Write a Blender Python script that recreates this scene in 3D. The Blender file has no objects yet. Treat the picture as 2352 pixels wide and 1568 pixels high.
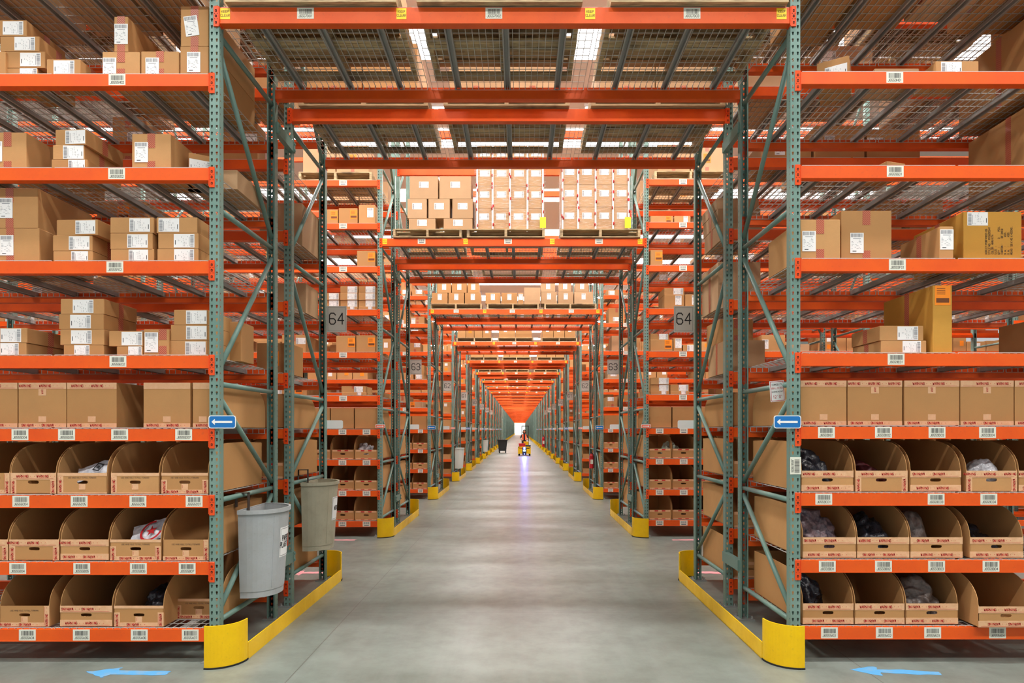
import bpy, math, random
from mathutils import Matrix, Vector, noise
R = random.Random(11)
PI = math.pi
col = bpy.context.scene.collection
sc = bpy.context.scene

# ---------------------------------------------------------------- camera, world, exposure
F = 1445.0; VX = 1194.5; VY = 987.0; H = 1.775       # focal length in pixels, vanishing point, eye height
cd = bpy.data.cameras.new('camera'); cam = bpy.data.objects.new('camera', cd); col.objects.link(cam)
cam.location = (0, 0, H); cam.rotation_euler = (PI/2, 0, 0)
cd.sensor_width = 36; cd.lens = 36*F/2352; cd.shift_x = -(VX-1176)/2352; cd.shift_y = (VY-784)/2352
cd.clip_end = 500
sc.camera = cam
w = bpy.data.worlds.new('world'); sc.world = w; w.use_nodes = True
w.node_tree.nodes['Background'].inputs[0].default_value = (0.96, 0.98, 1.0, 1)
w.node_tree.nodes['Background'].inputs[1].default_value = 0.44
sc.view_settings.view_transform = 'Standard'; sc.view_settings.look = 'None'
sc.view_settings.exposure = 0.38; sc.view_settings.gamma = 1; sc.view_settings.use_curve_mapping = False
sc.cycles.use_denoising = True; sc.cycles.max_bounces = 7; sc.cycles.diffuse_bounces = 4
sc.cycles.glossy_bounces = 3; sc.cycles.sample_clamp_indirect = 6

Y0 = 4.8; PITCH = 5.66; NROW = 46
LAMP_W = 340
def lamp_positions():
    out = []
    for n in range(-1, NROW+1):  # the first lamp row, unseen behind the camera, is added as front fill
        y = Y0 - 1.49 + PITCH*n
        xs = (-8.0, -3.0, 2.8, 7.8) if n < 3 else (-3.0, 2.8)
        if n > 13 and n % 2: continue
        for x in xs: out.append((n, x, y))
    return out

# ---------------------------------------------------------------- materials
def lin(c):
    return tuple((v/255/12.92 if v/255 <= .04045 else ((v/255+.055)/1.055)**2.4) for v in c)
class NT:
    def __init__(s, name):
        s.m = bpy.data.materials.new(name); s.m.use_nodes = True; s.t = s.m.node_tree
        s.b = s.t.nodes['Principled BSDF']
    def n(s, typ, **k):
        x = s.t.nodes.new(typ)
        for a, v in k.items():
            if a.startswith('i_'): x.inputs[int(a[2:])].default_value = v
            else: setattr(x, a, v)
        return x
    def l(s, a, b): s.t.links.new(a, b)
    def math(s, op, a, b=None, c=None):
        x = s.n('ShaderNodeMath', operation=op)
        for i, v in enumerate((a, b, c)):
            if v is None: continue
            if isinstance(v, (int, float)): x.inputs[i].default_value = v
            else: s.l(v, x.inputs[i])
        return x.outputs[0]
    def mix(s, f, a, b):
        x = s.n('ShaderNodeMix', data_type='RGBA')
        for v, i in ((f, 0), (a, 6), (b, 7)):
            if isinstance(v, (int, float)): x.inputs[i].default_value = v
            elif isinstance(v, tuple): x.inputs[i].default_value = (*v, 1) if len(v) == 3 else v
            else: s.l(v, x.inputs[i])
        return x.outputs[2]
    def noise(s, scale, vec=None, detail=3, rough=.5):
        x = s.n('ShaderNodeTexNoise'); x.inputs['Scale'].default_value = scale; x.inputs['Detail'].default_value = detail
        x.inputs['Roughness'].default_value = rough
        if vec is not None: s.l(vec, x.inputs['Vector'])
        return x.outputs['Fac']
    def ramp(s, f, a, b):
        x = s.n('ShaderNodeMapRange'); s.l(f, x.inputs[0]); x.inputs[1].default_value = a; x.inputs[2].default_value = b
        return x.outputs[0]
    def bump(s, h, strength=.2, dist=.01):
        x = s.n('ShaderNodeBump'); x.inputs['Strength'].default_value = strength; x.inputs['Distance'].default_value = dist
        s.l(h, x.inputs['Height']); s.l(x.outputs[0], s.b.inputs['Normal'])
    def coord(s, stretch=None, rnd=True):
        tc = s.n('ShaderNodeTexCoord'); mp = s.n('ShaderNodeMapping'); s.l(tc.outputs['Object'], mp.inputs[0])
        if stretch: mp.inputs['Scale'].default_value = stretch
        if rnd:
            oi = s.n('ShaderNodeObjectInfo'); v = s.n('ShaderNodeCombineXYZ')
            k = s.math('MULTIPLY', oi.outputs['Random'], 37.0)
            for i in range(3): s.l(k, v.inputs[i])
            s.l(v.outputs[0], mp.inputs['Location'])
        return mp.outputs[0]
    def base(s, c): 
        if isinstance(c, tuple): s.b.inputs['Base Color'].default_value = (*c, 1)
        else: s.l(c, s.b.inputs['Base Color'])
def plain(name, c, rough=.5, metal=0, spec=.5):
    t = NT(name); t.base(lin(c)); t.b.inputs['Roughness'].default_value = rough; t.b.inputs['Metallic'].default_value = metal
    t.b.inputs['Specular IOR Level'].default_value = spec
    return t.m
def paint(name, c, c2, rough=.35, scale=3):
    t = NT(name); v = t.coord(); f = t.ramp(t.noise(scale, v, 5, .6), .35, .75); f2 = t.ramp(t.noise(60, v, 2), .6, .8)
    t.base(t.mix(t.math('MULTIPLY', f2, .15), t.mix(f, lin(c), lin(c2)), lin((90, 80, 70))))
    t.l(t.math('MULTIPLY_ADD', f, .15, rough-.05), t.b.inputs['Roughness']); t.b.inputs['Specular IOR Level'].default_value = .35
    return t.m
def cardboard(name, a, b):
    t = NT(name); v = t.coord(); v2 = t.coord((1, 1, 14))
    oi = t.n('ShaderNodeObjectInfo'); g = t.n('ShaderNodeNewGeometry')
    r = t.math('FRACT', t.math('ADD', oi.outputs['Random'], g.outputs['Random Per Island']))
    c = t.mix(r, lin(a), lin(b)); f = t.noise(5, v, 4, .6); f2 = t.noise(90, v2, 2, .6)
    c = t.mix(t.math('MULTIPLY', t.ramp(f, .3, .8), .5), c, tuple(x*.7 for x in lin(a)))
    c = t.mix(t.math('MULTIPLY', t.ramp(f2, .35, .7), .26), c, tuple(x*.6 for x in lin(a)))
    t.base(c); t.b.inputs['Roughness'].default_value = .72; t.b.inputs['Specular IOR Level'].default_value = .25
    t.bump(f2, .12, .002)
    return t.m
def wood(name, a, b, dark):
    t = NT(name); v = t.coord((2, 22, 22)); g = t.n('ShaderNodeNewGeometry')
    f = t.noise(2.2, v, 5, .7); c = t.mix(g.outputs['Random Per Island'], lin(a), lin(b))
    c = t.mix(t.ramp(f, .42, .72), c, lin(dark)); k = t.ramp(t.noise(3, t.coord(), 3), .58, .72)
    c = t.mix(t.math('MULTIPLY', k, .7), c, lin((70, 58, 48)))
    t.base(c); t.b.inputs['Roughness'].default_value = .85; t.bump(f, .3, .004)
    return t.m
M = {}
M['orange'] = paint('orange_paint', (236, 94, 22), (222, 80, 18), .45)
M['green'] = paint('green_paint', (104, 135, 125), (126, 154, 144), .4, 2)
M['connector'] = paint('connector_paint', (236, 84, 32), (226, 72, 22), .3)
M['dark'] = plain('dark_slot', (20, 16, 14), .8)
M['wire'] = plain('galvanized_wire', (186, 184, 178), .45, .0)
M['channel'] = plain('galvanized_channel', (158, 156, 152), .5, .0)
M['zinc'] = plain('zinc_plate', (170, 172, 170), .4, .6)
M['card'] = cardboard('cardboard', (204, 154, 100), (186, 136, 84))
M['card_yellow'] = cardboard('ochre_cardboard', (212, 158, 70), (202, 146, 58))
M['card_pale'] = cardboard('pale_cardboard', (206, 168, 128), (184, 146, 106))
M['white'] = plain('label_paper', (238, 238, 236), .55)
M['ivory'] = plain('location_paper', (228, 228, 212), .5)
M['ink'] = plain('black_ink', (38, 38, 40), .6)
M['grey_ink'] = plain('grey_ink', (122, 124, 130), .6)
M['red_ink'] = plain('red_ink', (188, 20, 26), .6)
M['brown_ink'] = plain('brown_ink', (112, 58, 14), .6)
M['orange_paper'] = plain('orange_paper', (252, 142, 20), .55)
M['yellow_paper'] = plain('yellow_paper', (250, 214, 20), .5)
M['lime_paper'] = plain('lime_paper', (226, 240, 30), .5)
M['yellow'] = paint('yellow_paint', (246, 200, 10), (232, 184, 8), .35, 4)
M['blue_sign'] = plain('blue_sign', (18, 112, 186), .4)
M['red_sign'] = plain('red_sign', (232, 96, 62), .4)
M['placard'] = plain('grey_placard', (222, 219, 212), .55)
M['grey_plastic'] = paint('grey_plastic', (172, 176, 178), (160, 162, 160), .45, 5)
M['beige_plastic'] = paint('beige_plastic', (176, 170, 148), (158, 152, 130), .5, 5)
M['pale_plastic'] = plain('pale_plastic', (214, 220, 214), .5)
M['black_plastic'] = plain('black_plastic', (36, 38, 40), .4)
M['rubber'] = plain('black_rubber', (22, 22, 22), .8)
M['strap'] = plain('dark_strap', (70, 62, 56), .5, .3)
M['wood'] = wood('pallet_wood', (232, 208, 160), (168, 142, 106), (120, 96, 70))
M['red_plastic'] = plain('red_plastic', (196, 30, 40), .4)
M['navy_plastic'] = plain('navy_plastic', (40, 52, 84), .45)
M['skin'] = plain('skin', (196, 142, 112), .5)
M['hair'] = plain('dark_hair', (48, 34, 28), .7)
M['vest'] = plain('orange_vest', (240, 110, 70), .7)
M['shirt'] = plain('dark_shirt', (44, 38, 48), .8)
M['ceiling'] = plain('ceiling_white', (236, 236, 232), .8)
t = NT('blue_lamp'); t.b.inputs['Emission Color'].default_value = (.05, .08, 1, 1); t.b.inputs['Emission Strength'].default_value = 40; t.base((.05, .05, .6)); M['blue_lamp'] = t.m
t = NT('lamp_lens'); t.b.inputs['Emission Color'].default_value = (1, .97, .9, 1); t.b.inputs['Emission Strength'].default_value = 9; M['lens'] = t.m
# red printed carton tape: brick red with slanted clear lines
t = NT('printed_red_tape'); wv = t.n('ShaderNodeTexWave', wave_type='BANDS', bands_direction='DIAGONAL'); tc = t.n('ShaderNodeTexCoord')
mp = t.n('ShaderNodeMapping'); t.l(tc.outputs['Object'], mp.inputs[0]); mp.inputs['Rotation'].default_value = (.3, .2, .6); t.l(mp.outputs[0], wv.inputs[0]); wv.inputs['Scale'].default_value = 34
t.base(t.mix(t.math('MULTIPLY', t.ramp(wv.outputs['Fac'], .35, .6), .85), lin((196, 124, 92)), lin((158, 54, 40)))); t.b.inputs['Roughness'].default_value = .3; M['red_tape'] = t.m
t = NT('clear_tape'); v = t.coord((1, 1, 1)); f = t.noise(26, v, 3, .6); t.base(t.mix(f, lin((232, 188, 148)), lin((214, 162, 116)))); t.b.inputs['Roughness'].default_value = .28; t.bump(f, .5, .006); M['clear_tape'] = t.m
# shrink wrap
t = NT('shrink_wrap'); f = t.noise(9, t.coord((1, 1, 9)), 5, .7); t.base((.95, .95, .95)); t.b.inputs['Roughness'].default_value = .12
tr = t.n('ShaderNodeBsdfTransparent'); mx = t.n('ShaderNodeMixShader'); t.l(t.math('MULTIPLY', t.ramp(f, .5, .9), .7), mx.inputs[0]); t.l(tr.outputs[0], mx.inputs[1]); t.l(t.b.outputs[0], mx.inputs[2])
t.l(mx.outputs[0], t.t.nodes['Material Output'].inputs[0]); t.bump(f, .8, .02); M['wrap'] = t.m
def fabric(name, a, b, rough=.35):
    t = NT(name); f = t.noise(14, t.coord(), 5, .7); t.base(t.mix(t.ramp(f, .35, .65), lin(a), lin(b))); t.b.inputs['Roughness'].default_value = rough; t.bump(f, .6, .01); return t.m
M['black_goods'] = fabric('black_goods', (18, 18, 24), (56, 56, 64), .25)
M['mauve_goods'] = fabric('mauve_goods', (26, 26, 44), (150, 126, 130), .4)
M['grey_goods'] = fabric('grey_brown_goods', (72, 60, 56), (128, 112, 104), .3)
M['red_goods'] = fabric('dark_red_goods', (70, 20, 26), (100, 34, 40), .6)
M['silver_goods'] = fabric('silver_film', (120, 120, 124), (230, 230, 235), .15)
M['white_goods'] = fabric('white_film', (190, 194, 204), (238, 238, 244), .2)
M['green_goods'] = fabric('green_glass_goods', (90, 110, 96), (190, 206, 190), .15)
# floor
t = NT('polished_concrete'); tc = t.n('ShaderNodeTexCoord'); P = tc.outputs['Object']
sx = t.n('ShaderNodeSeparateXYZ'); t.l(P, sx.inputs[0])
n1 = t.noise(.5, P, 6, .6); n2 = t.noise(5, P, 5, .65); mp = t.n('ShaderNodeMapping'); t.l(P, mp.inputs[0]); mp.inputs['Scale'].default_value = (2.6, .16, 1); n3 = t.noise(2, mp.outputs[0], 5, .6)
c = t.mix(t.ramp(n1, .3, .7), lin((103, 111, 103)), lin((130, 138, 131))); c = t.mix(t.math('MULTIPLY', t.ramp(n2, .4, .75), .45), c, lin((76, 77, 70)))
c = t.mix(t.math('MULTIPLY', t.ramp(n3, .5, .75), .35), c, lin((134, 138, 134)))
n4 = t.noise(70, P, 3, .6); c = t.mix(t.math('MULTIPLY', t.ramp(n4, .62, .8), .12), c, lin((84, 82, 74)))
def joint(axis, off, per, wd):
    m_ = t.math('FLOORED_MODULO', t.math('ADD', axis, off), per)
    return t.math('LESS_THAN', t.math('ABSOLUTE', t.math('SUBTRACT', m_, per/2)), wd)
j = t.math('MAXIMUM', joint(sx.outputs[0], 1.65+2.1, 4.2, .004), joint(sx.outputs[1], -6.13+2.83, PITCH, .004))
c = t.mix(t.math('MULTIPLY', j, .75), c, lin((80, 76, 70))); t.base(c)
t.l(t.math('MULTIPLY_ADD', n2, .14, .27), t.b.inputs['Roughness']); t.b.inputs['Specular IOR Level'].default_value = .55
t.bump(n2, .03, .005); M['floor'] = t.m
def chalk(name, c):
    t = NT(name); f = t.noise(9, t.coord(), 6, .75); t.b.inputs['Roughness'].default_value = .6
    t.base(t.mix(t.ramp(f, .5, .62), lin(c), tuple(.6*x+.4*y for x, y in zip(lin(c), lin((160, 160, 150)))))); return t.m
M['blue_chalk'] = chalk('blue_floor_paint', (84, 156, 206)); M['pink_chalk'] = chalk('pink_floor_paint', (238, 158, 166))

# ---------------------------------------------------------------- mesh builder
_text = {}
GL = {'0':"10 01 05 16 36 45 41 30 10",'1':"15 26 20",'2':"05 16 36 45 44 00 40",'3':"05 16 36 45 44 33 13|33 42 41 30 10 01",'4':"30 36 02 42",
 '5':"46 06 03 33 42 41 30 10 01",'6':"45 36 16 05 01 10 30 41 42 33 03",'7':"06 46 10",'8':"13 04 05 16 36 45 44 33 13 02 01 10 30 41 42 33",'9':"01 10 30 41 45 36 16 05 04 13 43",
 'A':"00 26 40|12 32",'B':"00 06 36 45 44 33 03|33 42 41 30 00",'C':"45 36 16 05 01 10 30 41",'D':"00 06 26 44 42 20 00",'E':"40 00 06 46|03 33",'F':"00 06 46|03 33",
 'G':"45 36 16 05 01 10 30 41 43 23",'H':"00 06|40 46|03 43",'I':"20 26",'J':"01 10 30 41 46",'K':"00 06|46 02|13 40",'L':"06 00 40",'M':"00 06 23 46 40",'N':"00 06 40 46",
 'O':"10 01 05 16 36 45 41 30 10",'P':"00 06 36 45 44 33 03",'Q':"10 01 05 16 36 45 41 30 10|22 40",'R':"00 06 36 45 44 33 03|23 40",'S':"45 36 16 05 04 13 33 42 41 30 10 01",
 'T':"06 46|26 20",'U':"06 01 10 30 41 46",'V':"06 20 46",'W':"06 10 24 30 46",'X':"00 46|06 40",'Y':"06 23 46|23 20",'Z':"06 46 00 40",'.':"20 21",':':"21 22|24 25",
 '#':"10 16|30 36|02 42|04 44",'-':"13 33",'/':"00 46","'":"26 25",'"':"16 15|36 35"}
def text_geo(s, sw=.05):
    """block lettering built from strokes: one quad per stroke, capitals .7 high at size 1, centred"""
    if (s, sw) not in _text:
        vs, fs = [], []; x0 = 0
        for ch in s:
            if ch == ' ': x0 += .27; continue
            for pl in GL[ch].split('|'):
                P = [Vector((x0+int(q[0])/4*.38, int(q[1])/6*.7-.35)) for q in pl.split()]
                for a, b in zip(P, P[1:]):
                    d = (b-a).normalized(); n = Vector((-d.y, d.x))*sw; e = d*sw*.7; i = len(vs)
                    for q in (a-e-n, b+e-n, b+e+n, a-e+n): vs.append((q.x, q.y, 0))
                    fs.append((i, i+1, i+2, i+3))
            x0 += .53
        w_ = x0-.15; _text[(s, sw)] = ([(x-w_/2, y, z) for x, y, z in vs], fs)
    return _text[(s, sw)]
class MB:
    def __init__(s): s.v = []; s.f = []; s.m = []; s.smooth = False; s.M = None
    def add(s, vs, fs, m=0):
        b = len(s.v)
        if s.M is not None: vs = [tuple(s.M @ Vector(p)) for p in vs]
        s.v += list(vs); s.f += [tuple(b+i for i in f) for f in fs]; s.m += [m]*len(fs); return s
    def box(s, x0, x1, y0, y1, z0, z1, m=0):
        return s.add([(x0,y0,z0),(x1,y0,z0),(x1,y1,z0),(x0,y1,z0),(x0,y0,z1),(x1,y0,z1),(x1,y1,z1),(x0,y1,z1)],
                     [(0,3,2,1),(4,5,6,7),(0,1,5,4),(1,2,6,5),(2,3,7,6),(3,0,4,7)], m)
    def cbox(s, x0, x1, y0, y1, z0, z1, c, m=0):      # box with eased vertical and top edges
        ring = lambda i, z: [(x0+i+c,y0+i,z),(x1-i-c,y0+i,z),(x1-i,y0+i+c,z),(x1-i,y1-i-c,z),(x1-i-c,y1-i,z),(x0+i+c,y1-i,z),(x0+i,y1-i-c,z),(x0+i,y0+i+c,z)]
        vs = ring(0, z0)+ring(0, z1-c)+ring(c, z1); n = 8
        fs = [tuple(range(n-1,-1,-1)), tuple(range(2*n,3*n))]
        for k in range(2):
            for i in range(n): fs.append((k*n+i, k*n+(i+1)%n, (k+1)*n+(i+1)%n, (k+1)*n+i))
        return s.add(vs, fs, m)
    def ext(s, prof, x0, x1, m=0):                     # profile of (y,z) pushed along x
        n = len(prof); vs = [(x0,y,z) for y,z in prof]+[(x1,y,z) for y,z in prof]
        fs = [tuple(range(n-1,-1,-1)), tuple(range(n,2*n))]+[(i,(i+1)%n,n+(i+1)%n,n+i) for i in range(n)]
        return s.add(vs, fs, m)
    def prism(s, prof, z0, z1, m=0, caps=True):
        n = len(prof); vs = [(x,y,z0) for x,y in prof]+[(x,y,z1) for x,y in prof]
        fs = ([tuple(range(n-1,-1,-1)), tuple(range(n,2*n))] if caps else [])+[(i,(i+1)%n,n+(i+1)%n,n+i) for i in range(n)]
        return s.add(vs, fs, m)
    def tube(s, a, b, r, n=8, m=0, r2=None):
        a = Vector(a); b = Vector(b); d = (b-a).normalized(); u = d.orthogonal().normalized(); w_ = d.cross(u); r2 = r if r2 is None else r2
        vs = [tuple(p+(u*math.cos(2*PI*i/n)+w_*math.sin(2*PI*i/n))*q) for p, q in ((a, r), (b, r2)) for i in range(n)]
        return s.add(vs, [tuple(range(n-1,-1,-1)), tuple(range(n,2*n))]+[(i,(i+1)%n,n+(i+1)%n,n+i) for i in range(n)], m)
    def text(s, body, size, mat, m=0, warp=None, sw=.05):
        vs, fs = text_geo(body, sw); vs = [mat @ Vector((x*size, y*size, z)) for x, y, z in vs]
        if warp: vs = [warp(p) for p in vs]
        return s.add([tuple(p) for p in vs], fs, m)
    def sheet(s, x0, x1, z0, z1, y, t, m=0): return s.box(x0, x1, y-t, y, z0, z1, m)
    def mesh(s, name, mats):
        me = bpy.data.meshes.new(name); me.from_pydata(s.v, [], s.f)
        for k in mats: me.materials.append(M[k])
        if len(mats) > 1: me.polygons.foreach_set('material_index', s.m)
        if s.smooth: me.polygons.foreach_set('use_smooth', [True]*len(s.f))
        me.update(); return me
FRONT = Matrix.Rotation(PI/2, 4, 'X')                 # text in xy -> facing -y
def fm(x, y, z, rot=0): return Matrix.Translation((x, y, z)) @ FRONT @ Matrix.Rotation(rot, 4, 'Z')

_seen = {}
def ob(name, me, parent=None, loc=(0,0,0), rz=0, label=None, cat=None, group=None, kind=None, rot=None):
    o = bpy.data.objects.new(name, me); col.objects.link(o); o.location = loc; o.rotation_euler = rot or (0,0,rz)
    if parent is not None: o.parent = parent
    if label: o['label'] = label
    if cat: o['category'] = cat
    if group: o['group'] = group
    if kind: o['kind'] = kind
    elif cat: o['kind'] = 'thing'
    if label and cat:
        if label in _seen: print('DUP LABEL', label)
        _seen[label] = 1
        if len(label.split()) > 16: print('LONG', label)
    return o
ORD = ['lowest','second','third','fourth','fifth','sixth','seventh','eighth','ninth','tenth','eleventh','twelfth']
NTH = ['first','second','third','fourth','fifth','sixth','seventh','eighth','ninth','tenth','eleventh','twelfth','thirteenth','fourteenth','fifteenth','sixteenth','seventeenth','eighteenth','nineteenth','twentieth'] + ['twenty-'+a for a in ('first','second','third','fourth','fifth','sixth','seventh','eighth','ninth')] + ['thirtieth'] + ['thirty-'+a for a in ('first','second','third','fourth','fifth','sixth','seventh','eighth','ninth')] + ['fortieth'] + ['forty-'+a for a in ('first','second','third','fourth','fifth','sixth','seventh','eighth','ninth')]
SIDE = {-1: 'left', 1: 'right'}
def row_y(r): return Y0 + PITCH*r
XP = {-1: -2.3325, 1: 2.1005}                          # centres of the posts at the passage
BAY = 3.675
def px(x, d): return (x-VX)*d/F
def pz(y, d): return H+(VY-y)*d/F
LV = [.254, .762, 1.273, 1.782, 2.34, 3.061, 3.772, 4.489, 5.206, 5.923]
def lvz(i, side): return (LV[i] if i < 10 else 7.45) + (.017 if side > 0 else 0)
TZ = lambda r: [4.997, 4.955, 4.86, 4.82, 4.80][min(r, 4)]

# ---------------------------------------------------------------- setting
mb = MB(); mb.box(-45, 45, -12, 285, -.2, 0); ob('floor', mb.mesh('floor', ['floor']), kind='structure')
mb = MB(); mb.box(-45, 45, -12, 285, 12.5, 12.7)
ob('ceiling', mb.mesh('ceiling', ['ceiling']), kind='structure')

# ---------------------------------------------------------------- lamps
mb = MB(); mb.cbox(-.75, .75, -.22, .22, 0, .09, .01); mb.box(-.05, .05, -.05, .05, .09, .4); HOUS = mb.mesh('lamp_housing', ['ceiling'])
mb = MB(); mb.box(-.7, .7, -.18, .18, -.006, 0); LENS = mb.mesh('lamp_lens', ['lens'])
XW = {-8.0: "far left", -3.0: "left", -.1: "middle", 2.8: "right", 7.8: "far right"}
for n, x, y in lamp_positions():
    o = ob('ceiling_light', HOUS, None, (x, y, 12.1), 0, f'white ceiling light over the {NTH[n] if n >= 0 else "near"} cross aisle, {XW[x]} of it', 'ceiling light', 'lights over the cross aisles')
    ob('lens', LENS, o)
    ld = bpy.data.lights.new('lamp', 'AREA'); ld.shape = 'RECTANGLE'; ld.size = 1.4; ld.size_y = .36
    ld.energy = LAMP_W * (.9 if n < 0 else 1.05 if n == 0 else .85 if n < 3 else 1.0 if n < 8 else 1.2 if n < 14 else 2.4 if n < 44 else 14); ld.color = (1, .975, .94)  # lamps of the last aisles are boosted to brighten the far wall
    l = bpy.data.objects.new('lamp', ld); col.objects.link(l); l.parent = o; l.location = (0, 0, -.02)

t = NT('fill_panel_glow'); t.b.inputs['Emission Color'].default_value = (.98, .99, 1, 1); t.b.inputs['Emission Strength'].default_value = 2.6; M['fill_glow'] = t.m  # glowing panels added to brighten the ceiling and give soft top light
for n in range(-1, 16, 1):
    y = Y0 + 1.34 + PITCH*n
    mb = MB(); mb.box(-16, 16, -.75, .75, -.012, -.002); FILL_PANEL = mb.mesh('fill_panel', ['fill_glow']) if n == -1 else FILL_PANEL
    ob('fill_panel', FILL_PANEL, None, (0, y, 12.495), 0, f'long glowing panel added for fill light above the {NTH[n] if n >= 0 else "near"} row of racks', 'fill_panel', 'added fill panels')
# ---------------------------------------------------------------- upright frames
def tear(cx, cz):      # teardrop hole, 8 points counter-clockwise from lower left
    w_, h = .0088, .0115
    return [(cx-w_*.42, cz-h*1.25), (cx+w_*.42, cz-h*1.25), (cx+w_*.55, cz-h*.35), (cx+w_, cz+h*.45), (cx+w_*.5, cz+h), (cx-w_*.5, cz+h), (cx-w_, cz+h*.45), (cx-w_*.55, cz-h*.35)]
def slot(cx, cz, w_, h): return [(cx-w_,cz-h),(cx,cz-h),(cx+w_,cz-h),(cx+w_,cz),(cx+w_,cz+h),(cx,cz+h),(cx-w_,cz+h),(cx-w_,cz)]
def holed(mb, x0, x1, z0, z1, hole, fn):
    xm, zm = (x0+x1)/2, (z0+z1)/2
    if len(hole) == 8 and abs(hole[0][1]-hole[2][1]) > 1e-6: out = [(x0,z0),(x1,z0),(x1,zm),(x1,z1-.006),(x1,z1),(x0,z1),(x0,z1-.006),(x0,zm)]
    else: out = [(x0,z0),(xm,z0),(x1,z0),(x1,zm),(x1,z1),(xm,z1),(x0,z1),(x0,zm)]
    vs = [fn(*p) for p in out+hole]
    mb.add(vs, [(i,(i+1)%8,8+(i+1)%8,8+i) for i in range(8)])
PT = .0508; FH = 8.6
def post_mesh(detail):
    mb = MB(); hw = .0375; dp = .07
    zt = 6.2 if detail else 0
    n = int(zt/PT)
    for i in range(n):
        z0 = i*PT; z1 = z0+PT; c = z0+PT/2
        for cx, a, b in ((-.019, -hw, 0), (.019, 0, hw)): holed(mb, a, b, z0, z1, tear(cx, c), lambda x, z: (x, 0, z))
        for sx in (-hw, hw): holed(mb, 0, dp, z0, z1, slot(.02, c, .0032, .006), lambda y, z: (sx, y, z))
    if n: mb.box(-hw, hw, .0, dp, n*PT, FH)
    if not detail: mb.ext([(0,0),(0,FH),(dp,FH),(dp,0)], -hw, -hw+.004); mb.ext([(0,0),(0,FH),(dp,FH),(dp,0)], hw-.004, hw); mb.box(-hw, hw, 0, .004, 0, FH)
    else:
        for sx in (-1, 1): mb.box(min(sx*hw, sx*(hw-.014)), max(sx*hw, sx*(hw-.014)), dp-.002, dp, 0, n*PT)
    return mb.mesh('post', ['green'])
POST = post_mesh(True)
FD = 1.16
HB = [.30, 1.23, 2.13, 3.48, 4.83, 6.18, 7.53]
DB = [(.36, 0, 1.17, 1), (1.29, 1, 2.05, 0), (2.22, 0, 3.38, 1), (3.57, 1, 4.74, 0), (4.92, 0, 6.09, 1), (6.27, 1, 7.44, 0)]
def brace(mb, a, b): mb.tube(a, b, .021, 8)
hb = MB(); brace(hb, (0, .05, 0), (0, FD-.05, 0)); hb.smooth = True; HBM = hb.mesh('horizontal_brace', ['green'])
DBM = []
for z0, s0, z1, s1 in DB:
    mb = MB(); mb.smooth = True; brace(mb, (0, .05 if s0 == 0 else FD-.05, z0), (0, .05 if s1 == 0 else FD-.05, z1)); DBM.append(mb.mesh('diagonal_brace', ['green']))
mb = MB(); mb.box(-.09, .07, -.03, .1, 0, .01); 
for bx, by in ((-.07, 0), (-.07, .07), (.05, -.015)): mb.tube((bx, by, .01), (bx, by, .035), .009, 6); mb.tube((bx, by, .01), (bx, by, .018), .016, 6)
PLATE = mb.mesh('base_plate', ['zinc'])
mb = MB()
for yy, f in ((0, 1), (FD, -1)):
    for sx in (-1, 1): mb.box(min(sx*.0375, sx*.0335), max(sx*.0375, sx*.0335), min(yy, yy+f*.07), max(yy, yy+f*.07), 0, FH)
    mb.box(-.0375, .0375, min(yy, yy+f*.004), max(yy, yy+f*.004), 0, FH)
for z in HB: brace(mb, (0, .05, z), (0, FD-.05, z))
for z0, s0, z1, s1 in DB: brace(mb, (0, .05 if s0 == 0 else FD-.05, z0), (0, .05 if s1 == 0 else FD-.05, z1))
FRAME_FAR = mb.mesh('upright_frame', ['green'])
def rowname(r): return f'{NTH[r]} row'
def frame(x, r, rack, side, nbay):
    y = row_y(r) if rack == 0 else row_y(r)+2.68; rz = 0 if rack == 0 else PI
    where = 'beside the passage'
    lab = f'green perforated rack frame, {["front","rear"][rack]} rack of {rowname(r)}, {SIDE[side]} side, {where}'
    if nbay: lab = f'green rack frame one {"bay" if nbay==1 else "double bay"} off the passage, {["front","rear"][rack]} rack, {rowname(r)}, {SIDE[side]}'
    g = 'green upright frames of the pallet racks'
    if r > 4: return ob('upright_frame', FRAME_FAR, None, (x, y, 0), rz, lab, 'rack frame', g)
    e = ob('upright_frame', None, None, (x, y, 0), rz, lab, 'rack frame', g)
    ob('post', POST, e); ob('post', POST, e, (0, FD, 0), PI)
    if r < 3:
        for z in HB: ob('horizontal_brace', HBM, e, (0, 0, z))
        for m_ in DBM: ob('diagonal_brace', m_, e)
        ob('base_plate', PLATE, e); ob('base_plate', PLATE, e, (0, FD, 0), PI)
    else:
        ob('bracing', BRACING, e)
    return e
mb = MB()
for z in HB: brace(mb, (0, .05, z), (0, FD-.05, z))
for z0, s0, z1, s1 in DB: brace(mb, (0, .05 if s0 == 0 else FD-.05, z0), (0, .05 if s1 == 0 else FD-.05, z1))
BRACING = mb.mesh('bracing', ['green'])
for r in range(NROW):
    for side in (-1, 1):
        for rack in (0, 1):
            frame(XP[side], r, rack, side, 0)
            if r < 3: frame(XP[side]+side*BAY, r, rack, side, 1)
            if r in (1, 2): frame(XP[side]+side*2*BAY, r, rack, side, 2)
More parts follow.
